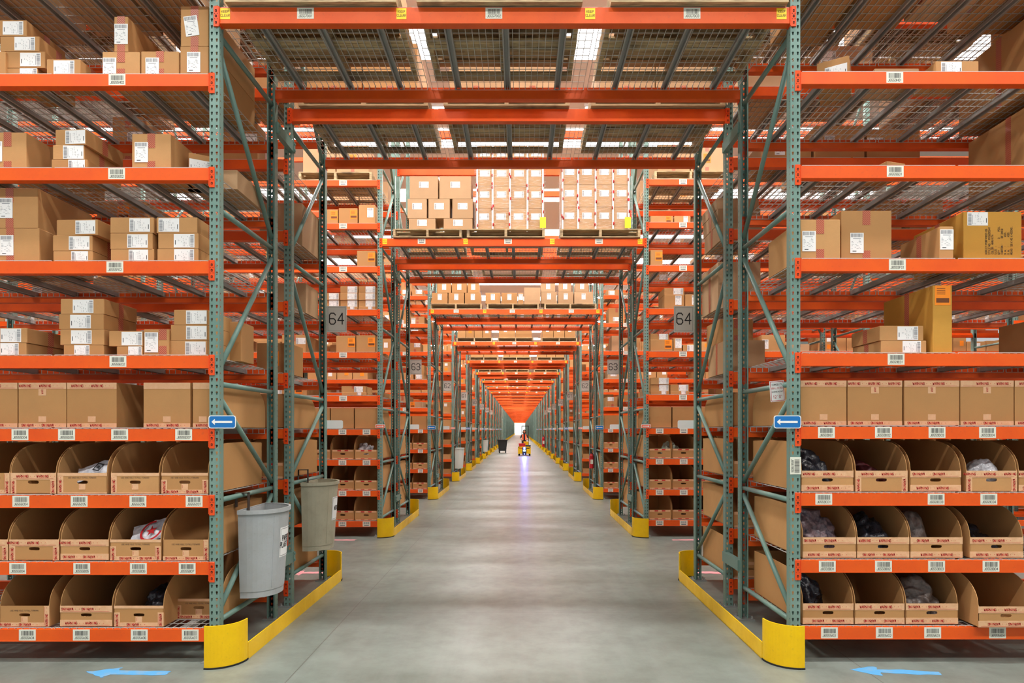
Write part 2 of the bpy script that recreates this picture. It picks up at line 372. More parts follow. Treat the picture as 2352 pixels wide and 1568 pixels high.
# row spacers tie the two racks together
mb = MB(); mb.box(-.025, .025, FD, 1.52, -.05, .05)
for z in (-.03, .03):
    mb.tube((.025, FD-.02, z), (.04, FD-.02, z), .012, 6); mb.tube((.025, 1.54, z), (.04, 1.54, z), .012, 6)
mb.box(-.025, .03, FD-.045, FD, -.05, .05); mb.box(-.025, .03, 1.52, 1.565, -.05, .05)
SPACER = mb.mesh('row_spacer', ['green'])
for r in range(4):
    for side in (-1, 1):
        for z, nm in ((.5, 'near the floor'), (4.62, 'high up')):
            ob('row_spacer', SPACER, None, (XP[side]-side*.03, row_y(r), z), 0 , f'green bolted row spacer {nm} between the two racks of {rowname(r)}, {SIDE[side]}', 'row spacer', 'row spacers')

# ---------------------------------------------------------------- beams
def beam_prof(h): return [(0, -h), (0, 0), (.036, 0), (.036, -.038), (.066, -.038), (.066, -h)]
def beam_mesh(L, h):
    mb = MB(); mb.ext(beam_prof(h), -L/2, L/2); mb.box(-L/2, L/2, -.0015, 0, -h, -h+.006); return mb.mesh('beam', ['orange'])
BEAM = beam_mesh(3.60, .093); TBEAM = beam_mesh(4.358, .122)
def conn_mesh():
    mb = MB(); mb.cbox(0, .042, -.008, 0, -.148, .008, .003); mb.box(-.004, 0, -.008, .05, -.14, .003)
    for z in (-.028, -.070, -.118):
        mb.cbox(.015, .028, -.0088, -.0075, z-.008, z+.008, .002, 1); mb.tube((.0215, -.0087, z-.002), (.0215, -.0105, z-.002), .0035, 6, 0)
    for z in (-.05, -.092):
        for xx in (.008, .028): mb.box(xx, xx+.007, -.0086, -.0075, z-.001, z+.002, 1)
    return mb.mesh('connector', ['connector', 'dark'])
CONN = conn_mesh()
def bars(mb, x0, x1, z0, z1, y, n, m, rng, vert=True):
    step = (x1-x0)/n if vert else (z1-z0)/n
    for i in range(n):
        wd = step*rng.choice((.35, .5, .65))
        if vert: mb.box(x0+i*step, x0+i*step+wd, y-.0004, y, z0, z1, m)
        else: mb.box(x0, x1, y-.0004, y, z0+i*step, z0+i*step+wd, m)
_loc = {}
def loc_label(code):
    if code not in _loc:
        rng = random.Random(str(code)); mb = MB(); mb.box(-.064, .064, -.0012, 0, -.042, .042)
        if code:
            bars(mb, -.046, .05, -.004, .032, -.0012, 20, 1, rng); mb.text(code, .0255, fm(0, -.0016, -.021), 1)
        else:
            bars(mb, -.046, .05, -.004, .032, -.0012, 9, 1, rng); mb.box(-.04, .04, -.0016, -.0012, -.03, -.014, 1)
        _loc[code] = mb.mesh('location_label', ['ivory', 'grey_ink' if not code else 'ink'])
    return _loc[code]
mb = MB(); mb.box(-.038, .038, -.001, 0, -.042, .042); mb.text('KEEP', .027, fm(0, -.0015, .016), 1); mb.text('CLEAR', .027, fm(0, -.0015, -.014), 1)
KEEP = mb.mesh('keep_clear_sticker', ['yellow_paper', 'brown_ink'])
mb = MB(); mb.box(-.038, .038, -.001, 0, -.042, .042); mb.box(-.028, .028, -.0015, -.001, .01, .024, 1); mb.box(-.03, .03, -.0015, -.001, -.02, -.006, 1)
KEEPF = mb.mesh('keep_clear_sticker', ['yellow_paper', 'brown_ink'])
nbeam = 0
def beam(side, r, lv, rack, fb, bay=0, labels=()):
    """fb 0 = front beam, 1 = rear beam (mirrored)"""
    global nbeam; nbeam += 1
    y = row_y(r)+(0, 1.52)[rack]+(0, FD)[fb]; xc = XP[side]+side*(BAY/2+bay*BAY); z = lvz(lv, side)
    bay_s = '' if r == 0 else f', {NTH[bay]} bay'
    lab = f'orange {("front","rear")[fb]} beam, {ORD[lv]} shelf, {("front","rear")[rack]} rack{bay_s}, {rowname(r)}, {SIDE[side]}'
    o = ob('shelf_beam', BEAM, None, (xc, y, z), PI*fb, lab, 'shelf beam', 'orange shelf beams')
    if r == 0 or (r == 1 and bay == 0):
        ob('connector', CONN, o, (1.8, 0, 0)); c = ob('connector', CONN, o, (-1.8, 0, 0)); c.scale = (-1, 1, 1)
    for X, code in labels:
        e = ob('location_label', loc_label(code), o, (X-xc, -.0002, -.043)); e['label'] = 'white barcode location label'
    return o
LL = {7: [(269, 'J6555H02')], 6: [(268, 'J6555G02')], 5: [(264, 'J6555F02')], 4: [(271, 'J6555E02')],
      3: [(46, 'J6555D04'), (153, 'J6555D05'), (275, 'J6555D06'), (422, 'J6555D07')], 2: [(48, 'J6555C04'), (182, 'J6555C05'), (317, 'J6555C06'), (446, 'J6555C07')],
      1: [(41, 'J6555B04'), (188, 'J6555B05'), (318, 'J6555B06'), (430, 'J6555B07')], 0: [(63, 'J6555A04'), (187, 'J6555A05'), (320, 'J6555A06'), (437, 'J6555A07')]}
RL = {7: [(2055, 'J6559H01')], 6: [(2056, 'J6559G01')], 5: [(2061, 'J6559F01')], 4: [(2058, 'J6559E01')],
      3: [(1898, 'J6559D01'), (2029, 'J6559D02'), (2152, 'J6559D03'), (2268, 'J6559D04')], 2: [(1892, 'J6559C01'), (2150, 'J6559C03'), (2271, 'J6559C04')],
      1: [(1900, 'J6559B01'), (2029, 'J6559B02'), (2151, 'J6559B03'), (2276, 'J6559B04')], 0: [(1905, 'J6559A01'), (2031, 'J6559A02'), (2142, 'J6559A03'), (2291, 'J6559A04')]}
for r in (0, 1, 2):
    for bay in ((0,) if r in (0, 2) else (0, 1)):
        for side in (-1, 1):
            for lv in range(11):
                for rack in ((0, 1) if r < 2 else (0,)):
                    for fb in (0, 1):
                        if r == 2 and fb: continue
                        labs = []
                        if r == 0 and rack == 0 and fb == 0: labs = [(px(x, Y0), c) for x, c in (LL if side < 0 else RL).get(lv, [])]
                        elif rack == 0 and fb == 0 and bay == 0:
                            labs = [(XP[side]+side*.61, '')] if lv > 3 else [(XP[side]+side*.22, ''), (XP[side]+side*.62, '')]
                        beam(side, r, lv, rack, fb, bay, labs)
def tbeam(r, rack, fb, z, lvname):
    y = row_y(r)+(0, 1.52)[rack]+(0, FD)[fb]; xc = (-2.295+2.063)/2
    o = ob('overhead_beam', TBEAM, None, (xc, y, z), PI*fb, f'orange {("front","rear")[fb]} beam over the passage, {lvname} tier, {("front","rear")[rack]} rack, {rowname(r)}', 'overhead beam', 'orange beams spanning the passage')
    if r < 4 or fb == 0:
        ob('connector', CONN, o, (2.179, 0, 0)); c = ob('connector', CONN, o, (-2.179, 0, 0)); c.scale = (-1, 1, 1)
    if rack == 0 and fb == 0 and lvname == 'lower' and r < 9:
        for k, x in enumerate((-2.25, -.905, .535, 1.995)): ob('keep_clear_sticker', KEEP if r < 2 else KEEPF, o, (x-xc, -.0002, -.048))['label'] = 'yellow sticker reading KEEP CLEAR'
        for k, x in enumerate((-1.637, -.2, 1.312)): ob('location_label', loc_label(f'J6557D0{k+1}' if r == 0 else ''), o, (x-xc, -.0002, -.045))['label'] = 'white barcode location label'
for r in range(NROW):
    for rack in (0, 1):
        for fb in (0, 1):
            tbeam(r, rack, fb, TZ(r), 'lower')
            if r < 3: tbeam(r, rack, fb, 6.75, 'upper')

# ---------------------------------------------------------------- wire decks
def grid_mesh(mb, W, m=0, x=0, y=0, z=0, coarse=False):
    t_ = .0024; n = round(W/(.055 if not coarse else .11)); 
    for i in range(n+1):
        xx = x-W/2+W*i/n; mb.box(xx-t_, xx+t_, y+.012, y+1.148, z+.001, z+.001+2*t_, m)
        if not coarse:
            mb.box(xx-t_, xx+t_, y+.07, y+.07+2*t_, z-.042, z, m); mb.box(xx-t_, xx+t_, y+1.09-2*t_, y+1.09, z-.042, z, m)
    for k in range(12):
        yy = y+.014+(1.132)*k/11; mb.box(x-W/2, x+W/2, yy-t_, yy+t_, z+.006, z+.006+2*t_, m)
    if not coarse:
        for yy in (.07, 1.085): mb.box(x-W/2, x+W/2, y+yy, y+yy+2*t_, z-.044, z-.04, m)
def chan_mesh(mb, x=0, y=0, z=0, m=0):
    mb.box(x-.018, x+.018, y+.04, y+1.12, z-.004, z, m)
    for s in (-1, 1): mb.box(x+s*.018-.0015, x+s*.018+.0015, y+.04, y+1.12, z-.036, z, m); mb.box(min(x+s*.018, x+s*.029), max(x+s*.018, x+s*.029), y+.04, y+1.12, z-.038, z-.035, m)
GRID = {}; DECKM = {}
mb = MB(); chan_mesh(mb); CHAN = mb.mesh('support_channel', ['channel'])
for W in (1.17, 1.42):
    mb = MB(); grid_mesh(mb, W); GRID[W] = mb.mesh('wire_deck', ['wire'])
    mb = MB(); grid_mesh(mb, W)
    for k in (-1, 0, 1): chan_mesh(mb, k*W*.325, m=1)
    DECKM[W] = mb.mesh('wire_deck', ['wire', 'channel'])
POS3 = ('next to the passage', 'middle of bay', 'far end of bay')
def deck(x, y, z, W, near, lab):
    if near:
        o = ob('wire_deck', GRID[W], None, (x, y, z), 0, lab, 'wire deck', 'wire mesh shelf decks')
        for k in (-1, 0, 1): ob('support_channel', CHAN, o, (k*W*.325, 0, 0))['label'] = 'grey sheet-metal channel under the mesh'
    else: ob('wire_deck', DECKM[W], None, (x, y, z), 0, lab, 'wire deck', 'wire mesh shelf decks')
for r in (0, 1):
    for side in (-1, 1):
        for lv in range(11 if r == 0 else 10):
            for rack in (0, 1):
                for k in range(3):
                    if (r == 1 or rack == 1) and lv < 3 and k > 0: continue
                    x = XP[side]+side*(.0375+.02+.585+k*1.195)
                    deck(x, row_y(r)+1.52*rack, lvz(lv, side), 1.17, r == 0 and lv > 2, f'wire deck of {ORD[lv]} shelf, {POS3[k]}, {("front","rear")[rack]} rack, {rowname(r)}, {SIDE[side]}')
for r in range(4):
    for rack in (0, 1):
        for k in range(3):
            deck((-1.575, -.116, 1.343)[k], row_y(r)+1.52*rack, TZ(r), 1.42, r < 2, f'wire deck over the passage, {("left","middle","right")[k]} of three, {("front","rear")[rack]} rack, {rowname(r)}')

# ---------------------------------------------------------------- guards
GH = .32
def guard_parts():
    def arc(cx, cy, r0, a0, a1, n=14): return [(cx+r0*math.cos(a0+(a1-a0)*i/n), cy+r0*math.sin(a0+(a1-a0)*i/n)) for i in range(n+1)]
    mb = MB(); a = arc(0, 0, .205, -1.72, .03); b = arc(0, 0, .195, -1.72, .03); mb.prism(a+b[::-1], .0, GH); mb.smooth = False
    for t_ in (.0, .04): pass
    mb.prism([(x*1.03, y*1.03) for x, y in a]+b[::-1], 0, .012, 1)
    return mb.mesh('corner_guard', ['yellow', 'rubber'])
GUARD = guard_parts()
mb = MB(); mb.box(-.005, .005, 0, 1.32, 0, .13); mb.box(-.005, .07, 0, 1.32, 0, .008); RAIL = mb.mesh('guard_rail', ['yellow'])
for r in range(NROW):
    for side in (-1, 1):
        e = ob('end_guard', None, None, (XP[side], row_y(r), 0), 0, f'yellow curved steel guard at the foot of the {rowname(r)}, {SIDE[side]} of passage', 'rack guard', 'yellow rack end guards')
        e.scale = (-side, 1, 1)
        ob('corner_guard', GUARD, e, (.02, .065, 0)); c = ob('corner_guard', GUARD, e, (.02, 2.615, 0)); c.scale = (1, -1, 1)
        for yy, m_ in ((.075, 1), (1.34+.0, 1)):
            rr = ob('guard_rail', RAIL, e, (.222, yy, 0)); rr.scale = (-1, .955, 1)

# ---------------------------------------------------------------- labels for boxes
def ship_label(kind):
    rng = random.Random(kind); mb = MB()
    if kind[0] == 'v':
        w_, h = .052, .078; mb.box(-w_, w_, -.001, 0, -h, h); bars(mb, -w_+.006, w_-.006, h-.034, h-.006, -.001, 16, 1, rng)
        mb.box(-.03, .03, -.0014, -.001, h-.046, h-.042, 1)
        for i in range(7):
            z = h-.056-i*.011; x = -w_+.01
            while x < w_-.02:
                l_ = rng.uniform(.006, .018); 
                if rng.random() < .55: mb.box(x, x+l_, -.0014, -.001, z-.0012, z+.0012, 1)
                x += l_+.008
        mb.box(-.035, -.005, -.0014, -.001, -h+.012, -h+.017, 2)
    else:
        w_, h = .080, .052; mb.box(-w_, w_, -.001, 0, -h, h); s = -1 if kind[1] == 'l' else 1
        bars(mb, min(s*(w_-.006), s*(w_-.032)), max(s*(w_-.006), s*(w_-.032)), -h+.006, h-.006, -.001, 16, 1, rng, False)
        mb.box(min(s*(w_-.038), s*(w_-.041)), max(s*(w_-.038), s*(w_-.041)), -.0014, -.001, -h+.01, .03, 1)
        for i in range(7):
            x = s*(w_-.052-i*.012); z = -h+.01
            while z < h-.016:
                l_ = rng.uniform(.005, .015)
                if rng.random() < .55: mb.box(x-.001, x+.001, -.0014, -.001, z, z+l_, 1)
                z += l_+.007
        mb.box(-s*(w_-.012)-.0025, -s*(w_-.012)+.0025, -.0014, -.001, -.03, .005, 2)
    return mb.mesh('shipping_label', ['white', 'grey_ink', 'ink'])
SL = {k: ship_label(k) for k in ('v', 'hl', 'hr')}
mb = MB(); mb.box(-.06, .06, -.001, 0, -.075, .075); mb.box(-.05, .05, -.0014, -.001, -.055, -.02, 1)
for i in range(4): mb.box(-.045, .02, -.0014, -.001, .01+i*.014, .014+i*.014, 1)
SL['o'] = mb.mesh('orange_label', ['orange_paper', 'brown_ink'])

_cb = {}
def boxmesh(w_, d, h, mat='card'):
    k = (round(w_, 3), round(d, 3), round(h, 3), mat)
    if k not in _cb:
        mb = MB(); c = .0035; x = k[0]/2; y = k[1]/2; z = k[2]
        mb.cbox(-x, x, -y, y, 0, z, c); 
        mb.box(-x+.004, x-.004, -.0012, .0012, z-.001, z+.0004, 1)          # the slit between the flaps
        _cb[k] = mb.mesh('cardboard_box', [mat, 'dark'])
    return _cb[k]
_tp = {}
def tapemesh(w_, d, h, axis, wd=.03):
    k = (round(w_, 3), round(d, 3), round(h, 3), axis)
    if k not in _tp:
        mb = MB(); e = .0012
        if axis == 'y':
            y = k[1]/2; z = k[2]; dn = min(.11, .4*z)
            mb.box(-wd, wd, -y, y, z, z+e); mb.box(-wd, wd, -y-e, -y, z-dn, z+e); mb.box(-wd, wd, y, y+e, z-dn, z+e)
            if z > .2: mb.box(-wd, wd, -y-e, -y, .002, .075)
        else:
            x = k[0]/2; z = k[2]
            mb.box(-x, x, -wd, wd, z, z+e); mb.box(-x-e, -x, -wd, wd, .003, z+e); mb.box(x, x+e, -wd, wd, .003, z+e)
        _tp[k] = mb.mesh('red_printed_tape', ['red_tape'])
    return _tp[k]
nbox = 0
def cbox(x0, x1, y, d, z, h, lab, rz=0, mat='card', sl=None, slx=.5, slz=.5, tape='y', tilt=0, group=None, name='cardboard_box', tx=0):
    global nbox; nbox += 1
    w_ = x1-x0
    o = ob(name, boxmesh(w_, d, h, mat), None, ((x0+x1)/2, y+d/2, z), rz, lab, 'cardboard box', group or 'cardboard boxes on the racks')
    if tape: ob('red_printed_tape', tapemesh(w_, d, h, tape), o, (tx, 0, 0))['label'] = 'red printed packing tape'
    if sl:
        hw, hh = (.052, .078) if sl == 'v' else ((.06, .075) if sl == 'o' else (.08, .052))
        s = min(1, .94*h/(2*hh), .96*w_/(2*hw))
        lx = max(-w_/2+hw*s+.004, min(w_/2-hw*s-.004, (slx-.5)*w_)); lz = max(hh*s+.003, min(h-hh*s-.004, slz*h))
        e = ob('shipping_label' if sl != 'o' else 'orange_label', SL[sl], o, (lx, -d/2-.0004-(.0014 if tape == 'y' else 0), lz), 0, rot=(0, tilt, 0)); e.scale = (s, 1, s)
        e['label'] = 'white shipping label' if sl != 'o' else 'orange paper label'
    return o
SH = lambda side, lv: f'{ORD[lv]} shelf, {SIDE[side]} front rack'
def stack(side, lv, k, items, d=4.88, depth=.42, desc='flat cardboard box'):
    """items bottom to top: (x0,x1,ytop,{opts}) in picture pixels at distance d"""
    z = lvz(lv, side)+.012
    n = len(items)
    for i, it in enumerate(items):
        x0, x1, yt = it[:3]; op = dict(it[3]) if len(it) > 3 else {}
        dd = op.pop('d', d); dp = op.pop('depth', depth); de = op.pop('desc', desc)
        top = pz(yt, dd); pos = '' if n == 1 else f', {("bottom","second up","third up","fourth up")[i] if i < n-1 else "top"}'
        if 'lx' in op: op['slx'] = (op.pop('lx')-x0)/(x1-x0)
        cbox(px(x0, dd), px(x1, dd), dd, dp, z, top-z, f'{de}, {NTH[k]} from {"outer edge" if side < 0 else "passage"}, {SH(side, lv)}{pos}', **op)
        z = top+.0015
V = lambda **k: dict(sl='v', **k); HLb = lambda **k: dict(sl='hl', tape='x', **k); HR = lambda **k: dict(sl='hr', tape='x', **k)
# left front rack
stack(-1, 7, 0, [(-60,12,118, dict(tape='y', depth=.3))], desc='small brown cardboard box')
stack(-1, 7, 1, [(15,86,156, HR(lx=70)), (12,103,118, HR(lx=70)), (0,90,83, HR(lx=57)), (-20,61,46, HR(lx=30))], d=4.9)
stack(-1, 7, 2, [(107,184,136, HR(lx=147, rz=.0))], d=4.84, depth=.3)
stack(-1, 7, 3, [(235,321,119, V(lx=252, slz=.1)), (262,294,38, V(depth=.62, desc='tall narrow cardboard box set askew'))], d=4.88, depth=.6, desc='brown cardboard box')
stack(-1, 7, 4, [(324,411,118, V(lx=350, slz=.1))], depth=.8, desc='brown cardboard box')
stack(-1, 7, 5, [(414,479,106, V(lx=445)), (415,479,14, V(lx=440, tilt=-.14))], depth=.85, desc='large brown cardboard box')
stack(-1, 6, 0, [(-120,60,304, V(lx=-10, tx=.16))], depth=.25, desc='large square cardboard box')
stack(-1, 6, 1, [(118,200,366, HLb(lx=176)), (121,193,333, HLb(lx=171)), (129,202,297, HLb(lx=178, rz=-.06))], depth=.42)
stack(-1, 6, 2, [(303,392,307, V(lx=325))], depth=.45, desc='tall brown cardboard box')
stack(-1, 6, 3, [(410,458,352, HR(lx=436, rz=.5))], d=5.02, depth=.34, desc='pale flat cardboard box set askew')
stack(-1, 5, 0, [(-120,90,524, V(lx=16, tx=.13)), (-120,87,432, V(lx=14, tx=.13))], depth=.62, desc='large brown cardboard box')
stack(-1, 5, 1, [(122,212,576, HLb(lx=183)), (121,212,540, HLb(lx=182)), (131,229,504, HLb(lx=200, rz=-.05))])
stack(-1, 5, 2, [(254,353,572, HLb(lx=318)), (253,350,535, HLb(lx=316)), (253,353,499, HLb(lx=321))])
stack(-1, 5, 3, [(361,456,571, HR(lx=423)), (363,456,535, HR(lx=423)), (359,453,499, HLb(lx=388))])
stack(-1, 4, 0, [(-60,60,787, HR(lx=22)), (-60,62,753, HR(lx=25))], depth=.5)
stack(-1, 4, 1, [(146,238,792, HR(lx=188)), (138,239,756, HR(lx=187)), (135,238,721, HR(lx=185)), (139,239,686, HR(lx=191))])
stack(-1, 4, 2, [(268,328,795, HR(lx=310)), (250,328,760, HR(lx=310))])
stack(-1, 4, 3, [(330,388,756, V(lx=348, tx=.05))], depth=.4, desc='upright cardboard box')
stack(-1, 4, 4, [(390,476,782, HLb(lx=449)), (392,476,746, HLb(lx=452)), (399,476,711, HLb(lx=456))], d=4.9)
cbox(-2.74, -2.34, 5.28, .25, LV[4]+.012, .33, 'pale cardboard box poking past the post, fifth shelf, left front rack', tape='y')
cbox(-2.75, -2.36, 5.25, .5, LV[6]+.012, .16, 'flat pale box overhanging the frame, seventh shelf of the left front rack', tape=None, mat='card_pale')
cbox(-4.3, -3.86, 5.4, .45, LV[6]+.012, .42, 'dark cardboard box behind the large square one, seventh shelf, left', tape='y')
# right front rack
stack(1, 7, 0, [(1905,1972,133, HLb(lx=1945, rz=-.55))], d=5.0, depth=.3, desc='pale flat cardboard box set askew')
stack(1, 7, 1, [(2009,2111,157, dict(tape=None, mat='card_pale'))], d=4.95, depth=.3, desc='thin flat cardboard sheet box')
stack(1, 7, 2, [(2150,2248,140, HLb(lx=2185))], depth=.3, desc='pale flat cardboard box')
stack(1, 6, 0, [(2022,2076,372, dict(tape=None, rz=.3))], d=5.0, depth=.25, desc='low cardboard box hidden by the beam')
stack(1, 5, 0, [(1838,1930,504, V(lx=1858, slz=.45))], d=4.84, depth=.62, desc='square brown cardboard box')
stack(1, 5, 1, [(1932,2048,484, V(lx=1968, slz=.35))], depth=.5, desc='large square cardboard box')
stack(1, 5, 2, [(2158,2190,520, V(lx=2174, slz=.6, tape='x'))], d=4.84, depth=.5, desc='narrow upright cardboard box')
stack(1, 4, 0, [(2024,2128,782, HR(lx=2094)), (2021,2121,748, HR(lx=2085))])
cbox(4.14, 4.9, 4.86, .95, lvz(6, 1)+.012, .62, 'huge cardboard box with red tape, seventh shelf of the right front rack', tape='x', tx=0)
cbox(4.10, 4.85, 4.9, .98, lvz(7, 1)+.012, .60, 'huge cardboard box with red tape, eighth shelf of the right front rack', tape='x')
cbox(4.45, 5.2, 5.35, .5, lvz(4, 1)+.012, .36, 'wide dark cardboard box with printed square, fifth shelf, right front rack', tape=None)
# the ochre carton with printed shipping marks and the tall ochre carton
ox0, ox1 = px(2213, 4.9), px(2347, 4.9); oz = lvz(5, 1)+.012
yb = cbox(ox0, ox1, 4.9, .62, oz, pz(486, 4.9)-oz, 'ochre carton printed with shipping marks, sixth shelf of the right front rack', mat='card_yellow', sl='hl', slx=.24, slz=.86, tape='x')
mb = MB(); hz = .0135
lines = ['HURLEY PO#F4902-05', 'STYLE NO.: MYSU00541', 'COLOR: 4HM/474', 'SIZE  :', 'QTY   :          3        PCS.', 'CARTON :       OF 24CB', 'N.W.  :            KGS.', 'G.W.  :            KGS.', 'MEAS: 58 X 45 X 42CMS.']
for i, s in enumerate(lines):
    vs, fs = text_geo(s); wid = max(v[0] for v in vs)-min(v[0] for v in vs)
    mb.text(s, .0215, Matrix.Translation((-.062+i*.0247+.0, -.002, .052+wid*.0215/2)) @ FRONT @ Matrix.Rotation(PI/2, 4, 'Z'), 0)
ob('printed_text', mb.mesh('printed_text', ['ink']), yb, (.01, -.31, 0))['label'] = 'black printed shipping marks'
tx0, tx1 = px(2143, 4.86), px(2187, 4.86); tz = lvz(4, 1)+.012
tb = cbox(tx0, tx1, 4.86, .66, tz, pz(655, 4.86)-tz, 'tall narrow ochre carton with orange label, fifth shelf of the right front rack', mat='card_yellow', sl='o', slx=.5, slz=.93, tape='x')
# ------------- rear rack of the first row, seen through the frames
def rb(x0, x1, y, d, lv, h, lab, side, zoff=0, **k): return cbox(x0, x1, y, d, lvz(lv, side)+.012+zoff, h, lab, **k)
rb(-2.84, -2.375, 6.86, .6, 6, .46, 'large pale cardboard box, seventh shelf of the left rear rack, first row', -1, mat='card_pale', tape=None)
rb(-2.75, -2.375, 6.98, .42, 5, .33, 'pale cardboard box with printed square, sixth shelf of the left rear rack, first row', -1, mat='card_pale', tape=None)
rb(-2.72, -2.38, 6.5, .4, 4, .32, 'cardboard box with orange label, fifth shelf of the left rear rack, first row', -1, sl='o')
for i, (a, h) in enumerate(((0, .2), (.2, .17), (.37, .13))): rb(2.14, 2.6, 6.75+.05*i, .55, 6, h-.003, f'pale cardboard box, {("bottom","middle","top")[i]} of three, seventh shelf, right rear rack, first row', 1, a, mat='card_pale', tape='x')
rb(2.14, 2.6, 6.8, .6, 5, .5, 'tall pale cardboard box, sixth shelf of the right rear rack, first row', 1, mat='card_pale', tape='x')
rb(2.14, 2.55, 6.55, .6, 4, .34, 'pale cardboard box, fifth shelf of the right rear rack, first row', 1, mat='card_pale', tape='x')
rb(2.15, 2.5, 6.75, .5, 4, .25, 'cardboard box on top of another, fifth shelf, right rear rack, first row', 1, .345, tape='y')
# boxes on the ninth shelves and random ones deep in the racks
RB = random.Random(5)
def fill(r, side, lv, rack, n, big=False, xa=.1, xb=3.5, mats=('card', 'card', 'card_pale'), sparse=.35, lbl=True, ymin=.1):
    x = xa+RB.random()*.15; k = 0
    while k < n and x < xb:
        w_ = RB.uniform(.3, .6) if big else RB.uniform(.24, .42); h = RB.uniform(.22, .5) if big else RB.uniform(.12, .4); d = RB.uniform(.4, .85)
        if x+w_ > xb: break
        xs = XP[side]+side*(.04+x); x0, x1 = (xs, xs+w_) if side > 0 else (xs-w_, xs)
        y = row_y(r)+1.52*rack+.07+ymin*RB.random()
        cbox(x0, x1, y, d, lvz(lv, side)+.012, h, f'cardboard box, {NTH[k]} from the passage, {ORD[lv]} shelf, {("front","rear")[rack]} rack, {rowname(r)}, {SIDE[side]}',
             mat=RB.choice(mats), sl=RB.choice(('v', 'hl', 'o', 'hr', 'v')) if lbl else None, slx=RB.random(), slz=RB.random(), tape=RB.choice(('y', 'y', 'x', None)))
        k += 1; x += w_+.02+(RB.random()*.9 if RB.random() < sparse else .01)
for side in (-1, 1):
    fill(0, side, 8, 0, 5, True, sparse=.6); fill(0, side, 8, 1, 4, True, sparse=.6)
    fill(0, side, 7, 1, 3, True, xa=.3 , sparse=.8)
fill(0, -1, 6, 1, 2, True, xa=1.3, sparse=.8); fill(0, 1, 6, 1, 2, True, xa=1.2, sparse=.8); fill(0, -1, 5, 1, 2, xa=1.6, sparse=.9)
fill(0, 1, 5, 1, 2, xa=1.8, sparse=.9)

# ---------------------------------------------------------------- open-fronted cardboard bins
BH, LIP = .382, .158
def side_profile(D):
    pts = [(0, 0), (D, 0), (D, BH-.01)]
    pts += [(D*.62, BH+.004), (.30, BH)]
    n = 9
    for i in range(1, n+1):
        a = PI/2*i/n; pts.append((.30-.295*math.sin(a), LIP+.012+(BH-LIP-.012)*math.cos(a)))
    pts.append((0, LIP)); return pts
_bm = {}
def bin_mesh(w_, D=1.0):
    k = round(w_, 2)
    if (k, D) in _bm: return _bm[(k, D)]
    w_ = k; mb = MB(); t_ = .005; hw = w_/2; pr = side_profile(D)
    mb.ext(pr, -hw, -hw+t_); mb.ext(pr, hw-t_, hw)
    mb.box(-hw, hw, 0, D, 0, t_); mb.box(-hw, hw, D-t_, D, 0, BH-.01)
    # lip with hand hole
    cz = .088; a, b = .042, .0125; ring = []
    for i in range(16):
        an = 2*PI*i/16; ca, sa = math.cos(an), math.sin(an); ring.append(((a-b)*max(-1, min(1, ca*2.2))+b*ca, cz+b*(abs(sa)**.8)*(1 if sa > 0 else -1)))
    out = []
    for i in range(16):
        an = 2*PI*i/16; ca, sa = math.cos(an), math.sin(an); s = min(hw/abs(ca) if abs(ca) > 1e-6 else 9, (LIP-cz if sa > 0 else cz)/abs(sa) if abs(sa) > 1e-6 else 9)
        out.append((ca*s, cz+sa*s))
    for c_ in ((hw, LIP), (-hw, LIP), (-hw, 0), (hw, 0)):
        j = min(range(16), key=lambda i: (out[i][0]-c_[0])**2+(out[i][1]-c_[1])**2); out[j] = c_
    vs = [(x, 0, z) for x, z in out]+[(x, 0, z) for x, z in ring]+[(x, t_, z) for x, z in out]+[(x, t_, z) for x, z in ring]
    fs = []
    for i in range(16):
        j = (i+1) % 16; fs += [(i, 16+i, 16+j, j), (32+i, 32+j, 48+j, 48+i), (16+i, 48+i, 48+j, 16+j)]
    mb.add(vs, fs)
    _bm[(k, D)] = mb.mesh('cardboard_bin', ['card']); return _bm[(k, D)]
def tape_strip(mb, x0, x1, z0, z1, vert=False, flip=False, off=0, y=0, word=True, rng=None):
    """clear tape with red WARNING print on the front face"""
    mb.box(x0, x1, y-.0012, y, z0, z1, 0)
    if not word: return
    cx, cz = (x0+x1)/2, (z0+z1)/2; rot = (PI/2 if vert else 0)+(PI if flip else 0); L = (z1-z0) if vert else (x1-x0)
    size = .0255; step = .155; u = -L/2+.05+off
    while u < L/2-.045:
        X, Z = (cx, cz+u) if vert else (cx+u, cz)
        mb.text('WARNING', size, fm(X, y-.0016, Z, rot), 1, sw=.07)
        for q in (.062, .093):
            if u+q < L/2: 
                X2, Z2 = (cx, cz+u+q) if vert else (cx+u+q, cz); mb.box(X2-.002, X2+.002, y-.0018, y-.0012, Z2-.002, Z2+.002, 1)
        u += step
    for s_ in (-.0165, -.0195):                        # fine print lines
        if vert: mb.box(cx+s_, cx+s_+.0008, y-.0016, y-.0012, z0+.01, z1-.01, 1)
        else: mb.box(x0+.02, x1-.02, y-.0016, y-.0012, cz+s_, cz+s_+.0008, 1)
_bt = {}
